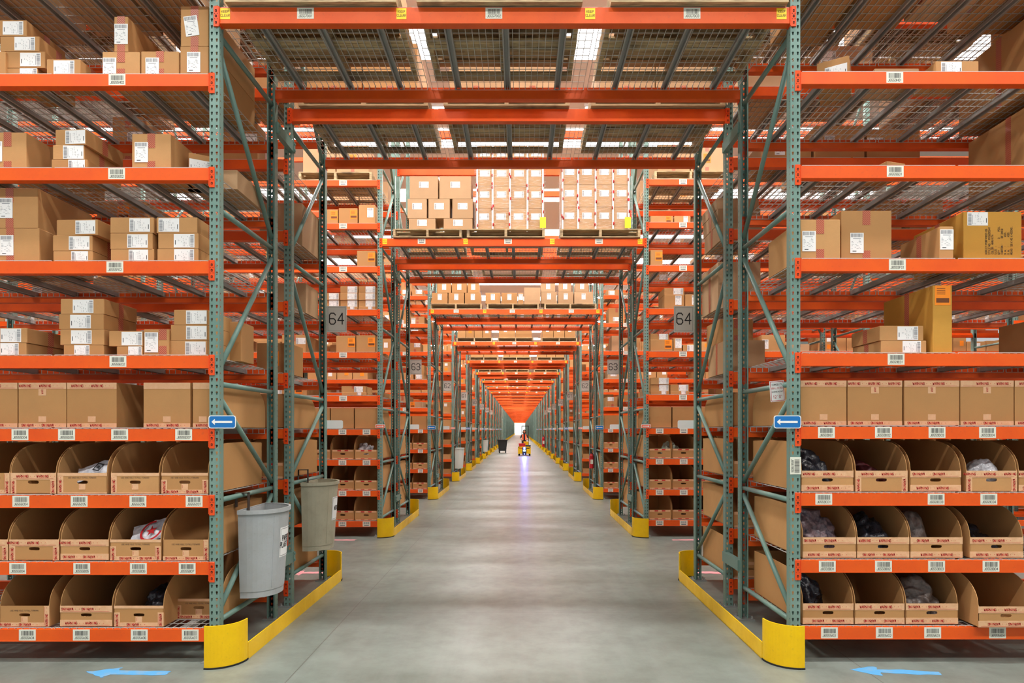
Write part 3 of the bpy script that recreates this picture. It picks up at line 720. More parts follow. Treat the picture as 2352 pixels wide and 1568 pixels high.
def bin_tape(w_, style):
    k = (round(w_, 2), style)
    if k in _bt: return _bt[k]
    w_ = k[0]; hw = w_/2; L = []; S = style % 6; rng = random.Random(style)
    o = rng.uniform(-.03, .05)
    def T(*a, **k2): m = MB(); tape_strip(m, *a, **k2); L.append(m)
    if S in (0, 2, 5): T(-hw, hw, LIP-.05, LIP+.001, flip=S == 5, off=o)
    if S in (0, 5): T(-hw, hw, .002, .05, flip=S == 0, off=o+.03)
    if S == 1: T(-hw, hw, LIP-.022, LIP+.001, word=False); T(-hw, -hw+.045, .01, LIP-.023, True)
    if S in (1, 3, 4): T(-hw+(.046 if S == 3 else 0), hw-(.046 if S == 3 else .041 if S == 4 else 0), .0 if S != 1 else -.0, .009 if S == 1 else .03, flip=True, off=o, word=S != 1); T(-.025, .025, .031, .076, True, off=0)
    if S in (2, 3): T(-hw, -hw+.045, .0, LIP-.051, True, off=0); T(hw-.045, hw, 0, LIP-.051, True, True)
    if S == 4: T(hw-.04, hw, .0, LIP, True)
    if S == 3: T(-hw, hw, LIP-.02, LIP+.001, word=False)
    _bt[k] = [m.mesh('warning_tape', ['clear_tape', 'red_ink']) for m in L]; return _bt[k]
mb = MB(); mb.text('USE HAND HOLE TO PULL FORWARD', .0155, fm(0, -.001, .122), sw=.035); PRINT = mb.mesh('printed_text', ['ink'])
TAPE_FAR = []
for z0_, z1_ in ((LIP-.03, LIP), (0, .02)):
    mb = MB(); mb.box(-.17, .17, -.001, 0, z0_, z1_)
    for a in (-.09, .03): mb.box(a, a+.06, -.0015, -.001, z0_+.005, z1_-.005, 1)
    TAPE_FAR.append(mb.mesh('warning_tape', ['clear_tape', 'red_ink']))
nbin = 0
def cbin(x0, x1, y, lv, side, lab, style=0, words=False, far=False):
    global nbin; nbin += 1
    w_ = x1-x0
    o = ob('cardboard_bin', bin_mesh(w_), None, ((x0+x1)/2, y, lvz(lv, side)+.013), 0, lab, 'cardboard bin', 'open-fronted cardboard bins')
    if far:
        for q in TAPE_FAR: ob('warning_tape', q, o, (0, -.0003, 0))
        return o
    for q in bin_tape(w_, style): ob('warning_tape', q, o, (0, -.0003, 0))['label'] = 'clear tape printed WARNING in red'
    if words: ob('printed_text', PRINT, o)
    return o
# (x0,x1,style,printed) in picture pixels for the front rack
BL = {2: [(-85,22,4,1),(24,129,2,0),(132,246,1,1),(255,366,1,1),(371,478,3,1)], 1: [(-98,18,2,0),(21,136,2,0),(139,250,0,0),(253,370,3,1),(375,479,4,1)], 0: [(0,113,4,1),(138,258,5,0),(262,376,3,0)]}
BR = {2: [(1841,1960,0,0),(1964,2085,2,0),(2090,2208,5,0),(2219,2336,2,0),(2340,2450,0,0)], 1: [(1843,1967,5,0),(1969,2088,0,0),(2091,2211,5,0),(2228,2350,5,0)], 0: [(1843,1961,0,0),(1963,2078,0,0),(2080,2201,5,0)]}
BINS = {}
for side, T in ((-1, BL), (1, BR)):
    for lv, L in T.items():
        for k, (a, b, st, wd) in enumerate(L):
            s2 = st+6*(k+lv) if st not in (1,) else st
            BINS[(side, lv, k)] = cbin(px(a, 4.83), px(b, 4.83), 4.83, lv, side, f'open cardboard bin, {NTH[k]} from the {"outer edge" if side < 0 else "passage"}, {SH(side, lv)}', s2, bool(wd))
cbin(px(405, 5.04), px(405, 5.04)+.37, 5.03, 0, -1, 'open cardboard bin pushed back from its beam, lowest shelf of the left front rack', 3, True)
cbin(px(2247, 4.75), px(2247, 4.75)+.42, 4.75, 0, 1, 'open cardboard bin pulled out over its beam, lowest shelf of the right front rack', 0)
# fourth shelf: bins turned backwards so that their closed back shows
def backbin(x0, x1, y, d, side, r, lab, style=0, detail=True):
    w_ = x1-x0; h = .345
    mb = MB(); t_ = .005; hw = w_/2
    mb.box(-hw, hw, 0, t_, 0, h); mb.box(-hw, hw, 0, d, 0, t_)
    pr = [(t_, t_), (d, t_), (d, .15)]+[(d-.25+.25*math.cos(PI/2*i/6), .15+(h-.15)*math.sin(PI/2*i/6)) for i in range(1, 7)]+[(t_, h)]
    mb.ext(pr, -hw, -hw+t_); mb.ext(pr, hw-t_, hw)
    o = ob('cardboard_bin', mb.mesh('cardboard_bin', ['card']), None, ((x0+x1)/2, y, lvz(3, side)+.013), 0, lab, 'cardboard bin', 'cardboard bins turned back to front')
    if not detail: return
    def T(*a, **k2): m = MB(); tape_strip(m, *a, **k2); return m
    L = [T(-hw, hw, h-.048, h, off=.03*style, word=style != 3), T(-hw, hw, 0, .032, off=.02, word=True, flip=style % 2 == 0)]
    if style % 2 == 0: m = T(-.03, .03, h-.10, h-.049, word=False); m.text('WAR', .022, fm(0, -.0018, h-.07, PI/2), 1); L.append(m)
    L.append(T(-.03, .03, .04, .085, word=False))
    for q in L: ob('warning_tape', q.mesh('warning_tape', ['clear_tape', 'red_ink']), o, (0, -.0003, 0))['label'] = 'clear tape printed WARNING in red'
for k, (a, b) in enumerate(((-72, 40), (43, 152), (154, 268), (330, 437), (443, 479))):
    x0 = px(a, 4.87); x1 = px(b, 4.87)
    if k == 4: x1 = -2.378; x0 = px(443, 4.87)
    backbin(x0, x1, 4.87, 1.0, -1, 0, f'closed back of a cardboard bin, {NTH[k]} from the outer edge, fourth shelf, left front rack', (0, 0, 1, 3, 3)[k])
for k, (a, b) in enumerate(((1839, 1944), (1947, 2072), (2077, 2203), (2206, 2328), (2331, 2450))):
    backbin(px(a, 4.87), px(b, 4.87), 4.87, 1.0, 1, 0, f'back of a cardboard bin, {NTH[k]} from passage, fourth shelf, right front rack', (1, 0, 2, 4, 1)[k])
# bins in the rear rack of row one and in rows two and three
def bins_row(r, rack, side, lv, n, wd=.385, yoff=.03, x_a=.04):
    for k in range(n):
        xs = XP[side]+side*(x_a+.0+k*(wd+.012)); x0, x1 = (xs, xs+wd) if side > 0 else (xs-wd, xs)
        cbin(x0, x1, row_y(r)+1.52*rack+yoff+.04*((k*7+lv*3) % 3)/2, lv, side, f'open cardboard bin, {NTH[k]} from the passage, {ORD[lv]} shelf, {("front","rear")[rack]} rack, {rowname(r)}, {SIDE[side]}', far=True)
for side in (-1, 1):
    for lv in range(3):
        bins_row(0, 1, side, lv, 3); bins_row(1, 0, side, lv, 4); bins_row(1, 1, side, lv, 2); bins_row(2, 0, side, lv, 2); bins_row(2, 1, side, lv, 1)
    for k in range(3):
        for rr, rk in ((0, 1), (1, 0)):
            xs = XP[side]+side*(.05+k*.4); x0, x1 = (xs, xs+.38) if side > 0 else (xs-.38, xs)
            backbin(x0, x1, row_y(rr)+1.52*rk+.06, .95, side, rr, f'back of a cardboard bin, {NTH[k]} from passage, fourth shelf, {("front","rear")[rk]} rack, {rowname(rr)}, {SIDE[side]}', detail=False)

# ---------------------------------------------------------------- goods in the bins
def lump(name, x, y, z, sx, sy, sz, mat, lab, cat, seed=0, crease=.35, lim=.17, cx=0):
    import bmesh
    bm = bmesh.new(); bmesh.ops.create_icosphere(bm, subdivisions=5, radius=1)
    for v in bm.verts:
        p = v.co.copy(); sv = Vector((seed*7.3, seed, 0)); k = noise.noise(p*1.4+sv); n = .75*k+.28*noise.noise(p*3.1+sv)+.16*math.sin(9*p.x*math.cos(seed)+7*p.z+6*k)+.10*math.sin(15*p.z+5*p.y+9*noise.noise(p*2+sv))
        q = p*(1+crease*n); q.z = max(q.z, -.25)+.25
        v.co = Vector((max(-lim-cx, min(lim-cx, q.x*sx)), q.y*sy, min(q.z*sz, .33)))
    for f in bm.faces: f.smooth = True
    me = bpy.data.meshes.new(name); bm.to_mesh(me); bm.free(); me.materials.append(M[mat])
    return ob(name, me, None, (x, y, z), 0, lab, cat, 'goods lying in the bins')
def inbin(side, lv, k, name, mat, lab, cat, sx=.13, sy=.17, sz=.16, dx=0, dy=.25, seed=1, crease=.35):
    b = BINS[(side, lv, k)]; return lump(name, b.location.x+dx, b.location.y+dy, b.location.z+.008, sx, sy, sz, mat, lab, cat, seed, crease, .165, dx)
def flatbag(side, lv, k, mat, lab, w_, h, dx, dz, rotz, mark=None, dy=.12):
    b = BINS[(side, lv, k)]; mb = MB(); n = 14; vs = []; fs = []
    for j in range(n+1):
        for i in range(n+1):
            u, v = i/n-.5, j/n-.5; e = .018*noise.noise(Vector((u*5, v*5, lv+k)))
            vs.append((u*w_, .02*math.cos(PI*u)*math.cos(PI*v)+e, v*h+.02*noise.noise(Vector((u*4, 7, k)))))
    for j in range(n):
        for i in range(n): a = j*(n+1)+i; fs.append((a, a+1, a+n+2, a+n+1))
    m2 = len(vs); vs2 = [(x, -y-.004, z) for x, y, z in vs]; mb.add(vs, fs); mb.add(vs2, [f[::-1] for f in fs])
    mb.smooth = True
    o = ob('plastic_bag', mb.mesh('plastic_bag', [mat]), None, (b.location.x+dx, b.location.y+dy, b.location.z+dz), 0, lab, 'plastic bag', 'goods lying in the bins', rot=(-.75, rotz, 0))
    if mark: mark(o)
def mark_square(o):
    mb = MB()
    for s in (0,): mb.M = Matrix.Translation((.05, 0, -.01)) @ Matrix.Rotation(.6, 4, 'Y'); 
    for a, b in ((-.035, -.027), (.027, .035)): mb.box(a, b, -.033, -.031, -.035, .035); mb.box(-.035, .035, -.033, -.031, a, b)
    mb.box(-.012, .012, -.033, -.031, -.012, .012)
    ob('printed_mark', mb.mesh('printed_mark', ['ink']), o)
def mark_star(o):
    mb = MB(); pts = [((.05 if i % 2 == 0 else .02)*math.sin(PI*i/5), (.05 if i % 2 == 0 else .02)*math.cos(PI*i/5)) for i in range(10)]
    mb.add([(x+.05, -.036, z-.02) for x, z in pts], [tuple(range(9, -1, -1))]); 
    ring = [(.095*math.cos(2*PI*i/20), .095*math.sin(2*PI*i/20)) for i in range(20)]; r2 = [(x*.8, z*.8) for x, z in ring]
    mb.add([(x+.05, -.035, z-.02) for x, z in ring+r2], [(i, (i+1) % 20, 20+(i+1) % 20, 20+i) for i in range(4, 19)])
    ob('printed_mark', mb.mesh('printed_mark', ['red_ink']), o)
flatbag(-1, 2, 2, 'white_goods', 'clear white plastic bag with a black square mark, in a third-shelf bin, left', .30, .15, .02, .17, -.32, mark_square)
flatbag(-1, 1, 3, 'white_goods', 'plastic bag with a red star print, in a second-shelf bin, left', .27, .2, .03, .19, -.3, mark_star)
inbin(-1, 0, 2, 'bagged_garment', 'black_goods', 'black bagged garments in a lowest-shelf bin, left front rack', 'garments', .12, .2, .19, .02, .32, 3)
inbin(-1, 0, 1, 'bagged_garment', 'black_goods', 'dark garments deep in a lowest-shelf bin beside the garment pile, left', 'garments', .1, .2, .2, .05, .5, 4)
inbin(1, 2, 0, 'bagged_garment', 'black_goods', 'black floral garments piled in the first third-shelf bin, right', 'garments', .14, .2, .22, -.02, .28, 5)
inbin(1, 2, 1, 'bagged_garment', 'red_goods', 'dark red garments in the second third-shelf bin, right', 'garments', .15, .2, .16, -.02, .28, 6)
inbin(1, 2, 3, 'film_roll', 'silver_goods', 'shiny clear film bundle in the fourth third-shelf bin, right', 'plastic film', .13, .12, .19, .03, .16, 7, .2)
inbin(1, 1, 0, 'bagged_garment', 'mauve_goods', 'mauve and navy bagged garments in the first second-shelf bin, right', 'garments', .16, .2, .27, -.02, .28, 8, .5)
inbin(1, 1, 1, 'bagged_garment', 'black_goods', 'glossy black bags in the second second-shelf bin, right', 'garments', .16, .2, .22, 0, .3, 9)
inbin(1, 1, 2, 'bagged_garment', 'grey_goods', 'grey brown furry bundle in the third second-shelf bin, right', 'garments', .12, .14, .27, -.08, .22, 10, .2)
inbin(1, 1, 3, 'bagged_garment', 'black_goods', 'black cloth in the fourth second-shelf bin, right', 'garments', .15, .2, .15, 0, .3, 11)
inbin(1, 0, 0, 'bagged_garment', 'black_goods', 'black cloth in the first lowest-shelf bin, right front rack', 'garments', .13, .2, .22, -.03, .35, 12)
inbin(1, 0, 2, 'bagged_garment', 'grey_goods', 'grey bagged garments in the third lowest-shelf bin, right front rack', 'garments', .16, .2, .24, 0, .24, 13, .45)
lump('bagged_goods', 1.04*0+2.55, row_y(1)+.25, lvz(2, 1)+.02, .15, .15, .19, 'green_goods', 'pale green glassy goods in a third-shelf bin, second rack row, right', 'goods', 14, .5)
lump('bagged_goods', -2.62, row_y(1)+.25, lvz(2, -1)+.02, .15, .15, .19, 'silver_goods', 'silver film in a third-shelf bin, second rack row, left', 'goods', 15, .5)

# ---------------------------------------------------------------- second row: boxes seen across the cross aisle
D1 = row_y(1)+.06
def b2(side, lv, k, items, desc='small cardboard box'):
    z = lvz(lv, side)+.012; n = len(items)
    for i, it in enumerate(items):
        x0, x1, yt = it[:3]; sl = it[3] if len(it) > 3 else 'hr'; top = pz(yt, D1)-(.035)
        cbox(px(x0, D1), px(x1, D1), D1+.01*((i*3) % 2), .45, z, max(.05, top-z), f'{desc}, {NTH[k]} in line, {ORD[lv]} shelf, front rack, {rowname(1)}, {SIDE[side]}'+('' if n == 1 else f', {("bottom","second","third","top")[i] if i < n-1 else "top"} of stack'),
             sl=sl, slx=.8 if sl == 'o' else .7, slz=.6, tape='y' if i % 2 else None)
        z = max(z+.05, top)+.0015
b2(-1, 8, 0, [(742, 776, 476, 'o')]); b2(-1, 8, 1, [(778, 821, 473, 'o')]); b2(-1, 8, 2, [(824, 862, 466, 'v')], 'red-taped cardboard box')
b2(-1, 7, 0, [(820, 862, 571, 'o')])
for k, (a, b, n) in enumerate(((738, 779, 3), (781, 821, 4), (823, 862, 4))): b2(-1, 6, k, [(a, b, 700-16*i, 'hr') for i in range(n)], 'slim cardboard box')
b2(-1, 5, 0, [(772, 816, 766, 'o')]); b2(-1, 5, 1, [(818, 862, 765, 'o')])
b2(-1, 4, 0, [(785, 842, 897, 'hl'), (784, 840, 882, 'hl')])
b2(1, 8, 0, [(1494, 1546, 491, 'o')]); b2(1, 8, 1, [(1549, 1586, 491, 'v')])
b2(1, 7, 0, [(1494, 1522, 569, 'o')])
b2(1, 6, 0, [(1526, 1572, 672, 'v'), (1526, 1572, 656, 'hr')]); b2(1, 6, 1, [(1574, 1606, 671, 'v')])
b2(1, 5, 0, [(1494, 1545, 775, 'o'), (1494, 1537, 761, 'hr')]); b2(1, 5, 1, [(1547, 1566, 771, 'v')]); b2(1, 5, 2, [(1569, 1600, 787, 'hl')])
b2(1, 4, 0, [(1494, 1538, 893, 'hr'), (1494, 1538, 878, 'hr'), (1495, 1537, 862, 'hr')]); b2(1, 4, 1, [(1540, 1583, 893, 'hr'), (1540, 1583, 878, 'hr')])
for side in (-1, 1):
    for lv in (8, 7, 6, 5, 4):
        fill(1, side, lv, 0, 4, False, xa=1.15, sparse=.5)
        fill(1, side, lv, 1, 2, False, xa=.2, sparse=.5)
        fill(2, side, lv, 0, 2, False, xa=.08, sparse=.2)

# ---------------------------------------------------------------- pallets and their loads
def pallet_mesh(W=1.22, D=1.08):
    tb_ = MB(); bb = MB(); n = 7; rng = random.Random(3)
    for i in range(n):
        wd = rng.choice((.09, .11, .13)); y = i*(D-.12)/(n-1); tb_.box(-W/2, W/2, y, min(D, y+wd), .124, .142)
    for y, wd in ((0, .13), (D/2-.07, .14), (D-.13, .13)): bb.box(-W/2, W/2, y, y+wd, 0, .017)
    st = MB(); st.box(-.02, .02, 0, D, .017, .124)
    return tb_.mesh('top_boards', ['wood']), bb.mesh('bottom_boards', ['wood']), st.mesh('stringer', ['wood'])
PTB, PBB, PST = pallet_mesh()
mb = MB(); rng = random.Random(3)
for i in range(7): mb.box(-.61, .61, i*.16, i*.16+.11, .124, .142)
for y in (0, .47, .95): mb.box(-.61, .61, y, y+.13, 0, .017)
for x in (-.59, 0, .59): mb.box(x-.02, x+.02, 0, 1.08, .017, .124)
PALL = mb.mesh('wooden_pallet', ['wood'])
def pallet(x, y, z, lab, near=True, sx=1.0):
    g = 'wooden pallets on the racks'
    if not near: o = ob('wooden_pallet', PALL, None, (x, y, z), 0, lab, 'pallet', g); o.scale = (sx, 1, 1); return o
    o = ob('wooden_pallet', None, None, (x, y, z), 0, lab, 'pallet', g); o.scale = (sx, 1, 1)
    ob('top_boards', PTB, o); ob('bottom_boards', PBB, o)
    for xx in (-.59, 0, .59): ob('stringer', PST, o, (xx, 0, 0))
    return o
LMR = ('left', 'middle', 'right')
PX0 = (-1.585, -.155, 1.36)
def load(r, rack, k, x, y, z, nx, nz, w_, h, d, mats, n0=0, lbl='v', jit=.0, yr=1, where='passage', tape='y'):
    for j in range(nz):
        for i in range(nx):
            xx = x-nx*w_/2+i*w_+.004
            cbox(xx, xx+w_-.01, y, d, z+j*(h+.002), h, f'carton {NTH[i]} across, {NTH[j]} layer up, {LMR[k]} pallet over passage, {("front","rear")[rack]} rack, {rowname(r)}',
                 mat=mats, sl=lbl, slx=.3+.4*R.random(), slz=.55, tape=tape, group='cartons on the overhead pallets', rz=R.uniform(-jit, jit))
# row one: seen from below
for rack in (0, 1):
    for k in range(3):
        y = row_y(0)+1.52*rack-.045; z = TZ(0)+.012
        pallet(PX0[k]+(.02 if rack else 0), y, z, f'worn wooden pallet over the passage, {LMR[k]} of three, {("front","rear")[rack]} rack, {rowname(0)}', sx=(1.06, 1.03, 1.1)[k])
        load(0, rack, k, PX0[k], y+.04, z+.145, 2, 1, .56, .5, .95, 'card_pale' if k else 'card', lbl=None, tape='y')
# row two front rack: loads by the picture
D2 = row_y(1)+.04; z0 = TZ(1)+.012+.145
for k, (x, s) in enumerate(((px(983, D2), .93), (px(1162, D2), 1.06), (px(1378, D2), 1.09))):
    pallet(x, row_y(1)-.03, TZ(1)+.012, f'wooden pallet over the passage, {LMR[k]} of three, front rack, second rack row', sx=s)
    pallet(PX0[k], row_y(1)+1.54, TZ(1)+.012, f'wooden pallet over the passage, {LMR[k]} of three, rear rack, second rack row', near=False)
    if k == 0: load(1, 1, k, PX0[k], row_y(1)+1.56, TZ(1)+.157, 2, 1, .5, .4, .8, 'card', lbl=None)
    elif k == 2: load(1, 1, k, PX0[k], row_y(1)+1.56, TZ(1)+.157, 3, 1, .38, .45, .8, 'card_pale', lbl=None)
def pb(items, k, r, D, z0, side_desc, mat, dep=.5, sl='v', tape=None):
    for j, rowi in enumerate(items):
        z = z0 if j == 0 else max(z0, pz(rowi[0], D))
        zt = pz(rowi[1], D)-.004
        if j == 0: z = z0
        for i, (a, b) in enumerate(rowi[2:]):
            cbox(px(a, D), px(b, D), D, dep, z, zt-z, f'{side_desc}, {NTH[i]} across, {NTH[j]} layer up, {LMR[k]} pallet over passage, {rowname(r)}', mat=mat, sl=sl if j < 3 or k else None, slx=.5, slz=.62, tape=tape, group='cartons on the overhead pallets')
pb([(529, 501, (939, 1000), (1019, 1085)), (501, 456, (936, 980), (984, 1033), (1039, 1086)), (456, 404, (941, 1006), (1009, 1082))], 0, 1, D2, z0, 'plain carton', 'card_pale', sl='hl')
pb([(530, 478, (1094, 1130), (1132, 1170), (1172, 1210), (1212, 1250)), (478, 427, (1095, 1131), (1133, 1171), (1173, 1211), (1213, 1250)), (427, 380, (1096, 1131), (1133, 1171), (1173, 1211), (1213, 1249)), (380, 334, (1096, 1131), (1133, 1171), (1173, 1211), (1213, 1249))], 1, 1, D2, z0, 'shrink-wrapped carton with label', 'card_pale', sl='hr', tape='x')
pb([(530, 475, (1289, 1327), (1329, 1367), (1369, 1407), (1409, 1447)), (475, 424, (1289, 1327), (1329, 1367), (1369, 1407), (1409, 1447)), (424, 376, (1289, 1327), (1329, 1367), (1369, 1407), (1409, 1447))], 2, 1, D2, z0, 'shrink-wrapped carton with label', 'card_pale', sl='hl', tape='x')
# red-printed corner tape between the wrapped cartons, and the wrap itself
def wrapper(x0, x1, ztop, lab, seed, cols):
    mb = MB(); n = 16; mz = 10; rng = random.Random(seed); vs = []
    yb_ = D2-.012; ring = []
    for i in range(n+1): ring.append((x0+(x1-x0)*i/n, yb_))
    for i in range(1, 7): ring.append((x1, yb_+.6*i/6))
    ring = [(x0, yb_+.6-.6*i/6) for i in range(6)]+ring
    for j in range(mz+1):
        for i, (x, y) in enumerate(ring): vs.append((x, y+.008*noise.noise(Vector((x*3, j, seed))), z0-.03+(ztop-z0+.03)*j/mz))
    W = len(ring); fs = [(j*W+i, j*W+i+1, (j+1)*W+i+1, (j+1)*W+i) for j in range(mz) for i in range(W-1)]
    mb.add(vs, fs); mb.smooth = True
    o = ob('stretch_wrap', mb.mesh('stretch_wrap', ['wrap']), None, (0, 0, 0), 0, lab, 'plastic wrap')
    for c in cols:
        mb = MB(); x = px(c, D2-.016); z = z0; zz0 = z0
        mb.box(x-.014, x+.014, D2-.0165, D2-.0155, z0, ztop-.03, 0)
        while z < ztop-.05:
            cz = z+rng.uniform(.05, .2); mb.tube((x+rng.uniform(-.02, .02), D2-.0165, cz), (x, D2-.019, cz), .027, 8, 1)
            z += .17
        ob('red_octagon_tape', mb.mesh('red_octagon_tape', ['white', 'red_ink']), o)['label'] = 'white tape printed with red octagons'
wrapper(px(1091, D2)-.01, px(1252, D2)+.01, pz(334, D2), 'clear stretch wrap round the tall middle load over the passage, second rack row', 1, (1096, 1131.5, 1171.5, 1211.5, 1247))
wrapper(px(1287, D2)-.01, px(1449, D2)+.01, pz(376, D2), 'clear stretch wrap round the right load over the passage, second rack row', 2, (1292, 1328, 1368, 1408, 1444))
mb = MB(); mb.box(-.05, .05, -.001, 0, -.09, .09); LIME = mb.mesh('lime_tag', ['lime_paper'])
for i, (x, y, D) in enumerate(((1247, 511, D2-.05), (1442, 511, D2-.05))): ob('lime_tag', LIME, None, (px(x, D), D, pz(y, D)), 0, f'bright lime paper tag taped to the {("middle","right")[i]} wrapped load over the passage', 'paper tag')
# row three
D3 = row_y(2)+.04; z3 = TZ(2)+.012+.145
for k in range(3):
    pallet((px(1047, D3), px(1178, D3), px(1310, D3))[k], row_y(2)+.02, TZ(2)+.012, f'wooden pallet over the passage, {LMR[k]} of three, front rack, third rack row', near=False, sx=1.1)
def dy(rows, dz=0): return rows
pb([(700, 672, (992, 1028), (1030, 1066), (1068, 1104)), (672, 650, (1004, 1036), (1038, 1072), (1074, 1100))], 0, 2, D3, z3, 'square carton', 'card', sl='v')
pb([(700, 672, (1115, 1149), (1152, 1188), (1190, 1202))], 1, 2, D3, z3, 'square carton', 'card', sl='v')
pb([(700, 660, (1204, 1241),)], 1, 2, D3-.0, z3, 'tall plain carton', 'card_pale', sl=None, tape='x')
pb([(700, 670, (1243, 1279), (1282, 1317), (1319, 1362)), (670, 648, (1243, 1275), (1284, 1312), (1322, 1352))], 2, 2, D3, z3, 'square carton', 'card_pale', sl='v')
# high pallets on the tenth shelf of the first two rows
for r in (0, 1):
    for side in (-1, 1):
        for rack in (0, 1):
            for k in range(2):
                x = XP[side]+side*(.75+k*1.45); y = row_y(r)+1.52*rack+.03; z = lvz(9, side)+.012
                if r == 1 and k == 1: continue
                pallet(x, y, z, f'wooden pallet, {NTH[k]} from the passage, tenth shelf, {("front","rear")[rack]} rack, {rowname(r)}, {SIDE[side]}', near=False)
                for i in range(2):
                    cbox(x-.55+i*.56, x-.01+i*.56, y+.04, .9, z+.145, .45, f'carton on a tenth-shelf pallet, {NTH[k]} pallet, {("outer","inner")[i]}, {("front","rear")[rack]} rack, {rowname(r)}, {SIDE[side]}', mat='card_pale', sl='o' if i else None, tape='y')
print('boxes', nbox, 'bins', nbin, 'beams', nbeam)

# ---------------------------------------------------------------- the rest of the racks, too many and too small to count
bm_, dk, bx, bn, pl = MB(), MB(), MB(), MB(), MB()
RF = random.Random(21)
def far_beam(x0, x1, y, z, h): bm_.box(x0, x1, y, y+.05, z-h, z)
for r in range(1, NROW):
    near = r < 7
    for side in (-1, 1):
        bays = {1: (2,), 2: (0, 1, 2)}.get(r, (0, 1) if r < 8 else (0,))
        for bay in bays:
            xa = XP[side]+side*(.0375+bay*BAY); xb = XP[side]+side*(BAY-.0375+bay*BAY); x0, x1 = min(xa, xb), max(xa, xb)
            for lv in range(10):
                z = lvz(lv, side)
                for rack in (0, 1):
                    for fb in (0, 1):
                        if r == 2 and bay == 0 and rack == 0 and fb == 0: continue
                        far_beam(x0, x1, row_y(r)+1.52*rack+(0, 1.11)[fb], z, .093)
                    if r < 4 and bay < 2: 
                        grid_mesh(dk, 3.55, 0, (x0+x1)/2, row_y(r)+1.52*rack, z, coarse=True)
                        for q in range(9): chan_mesh(dk, x0+.25+q*.39, row_y(r)+1.52*rack, z, 1)
                    if r < 12 or rack == 0:
                        # goods
                        y = row_y(r)+1.52*rack+.05
                        x = xa
                        lim = 3.4 if bay == 0 and r < 5 else (1.3 if r >= 5 else 3.4)
                        if r == 2 and bay == 0 and (rack == 0 and (lv < 3 or lv in (4, 5, 6, 7, 8))): u = .9
                        else: u = .03
                        while u < lim:
                            wd = .385 if lv < 4 else RF.uniform(.25, .55)
                            a, b = (xa+u, xa+u+wd-.01) if side > 0 else (xa-u-wd+.01, xa-u)
                            if lv < 3:
                                bn.box(a, b, y, y+.006, z+.012, z+.17); bn.ext([(q, s+z+.013) for q, s in [(y+.3, 0), (y+.9, 0), (y+.9, .37), (y+.3, .37), (y+.1, .3), (y+.01, .16)]], a, a+.006)
                                bn.ext([(q, s+z+.013) for q, s in [(y+.3, 0), (y+.9, 0), (y+.9, .37), (y+.3, .37), (y+.1, .3), (y+.01, .16)]], b-.006, b); bn.box(a, b, y+.9, y+.906, z+.012, z+.38)
                            elif lv == 3: bn.box(a, b, y, y+.8, z+.012, z+.35)
                            elif RF.random() < (.8 if lv in (4, 5) else .55):
                                h = RF.uniform(.14, .45); bx.cbox(a, b, y, y+.6, z+.012, z+.012+h, .004, 0)
                                if RF.random() < .7: bx.box((a+b)/2-.0, (a+b)/2+.1, y-.002, y, z+.012+h*.3, z+.012+h*.3+min(.13, h*.55), RF.choice((1, 1, 2)))
                                if h < .2 and RF.random() < .6: bx.cbox(a, b, y+.01, y+.6, z+.015+h, z+.015+h*2, .004, 0); bx.box((a+b)/2, (a+b)/2+.1, y+.008, y+.01, z+.02+h*1.2, z+.02+h*1.7, 1)
                            else: u += .2
                            u += wd+.01
    # overhead loads beyond the third row
    if r >= 3:
        for rack in (0, 1):
            z = TZ(r)
            for k in range(3):
                if RF.random() < .12 or (rack == 1 and RF.random() < .5): continue
                x = PX0[k]; y = row_y(r)+1.52*rack+.02
                for yy in (0, .47, .95): pl.box(x-.62, x+.62, y+yy, y+yy+.12, z+.012, z+.03)
                for i in range(5): pl.box(x-.62, x+.62, y+i*.24, y+i*.24+.12, z+.135, z+.155)
                for xx in (-.6, 0, .6): pl.box(x+xx-.02, x+xx+.02, y, y+1.08, z+.03, z+.135)
                n = RF.choice((2, 3, 3, 4)); wd = 1.16/n; hh = RF.uniform(.28, .5); nl = RF.choice((1, 1, 2, 2)) if rack == 0 else 1
                for j in range(nl):
                    for i in range(n):
                        a = x-.58+i*wd; bx.cbox(a, a+wd-.015, y+.03, y+.9, z+.157+j*(hh+.003), z+.157+hh+j*(hh+.003), .005, 0)
                        if RF.random() < .75: bx.box(a+wd*.3, a+wd*.3+.11, y+.027, y+.03, z+.157+j*hh+hh*.4, z+.157+j*hh+hh*.4+.12, RF.choice((1, 1, 2)))
ob('distant_shelf_beams', bm_.mesh('distant_shelf_beams', ['orange']), kind='stuff', label='orange shelf beams of the many racks receding into the distance', cat='shelf beams')
ob('distant_wire_decks', dk.mesh('distant_wire_decks', ['wire', 'channel']), kind='stuff', label='wire mesh decks of the racks further down the hall', cat='wire decks')
ob('distant_boxes', bx.mesh('distant_boxes', ['card', 'white', 'orange_paper']), kind='stuff', label='labelled cardboard boxes filling the racks further down the hall', cat='cardboard boxes')
ob('distant_bins', bn.mesh('distant_bins', ['card']), kind='stuff', label='cardboard bins filling the low shelves of the racks further on', cat='cardboard bins')
ob('distant_pallets', pl.mesh('distant_pallets', ['wood']), kind='stuff', label='wooden pallets on the overhead beams further down the passage', cat='pallets')

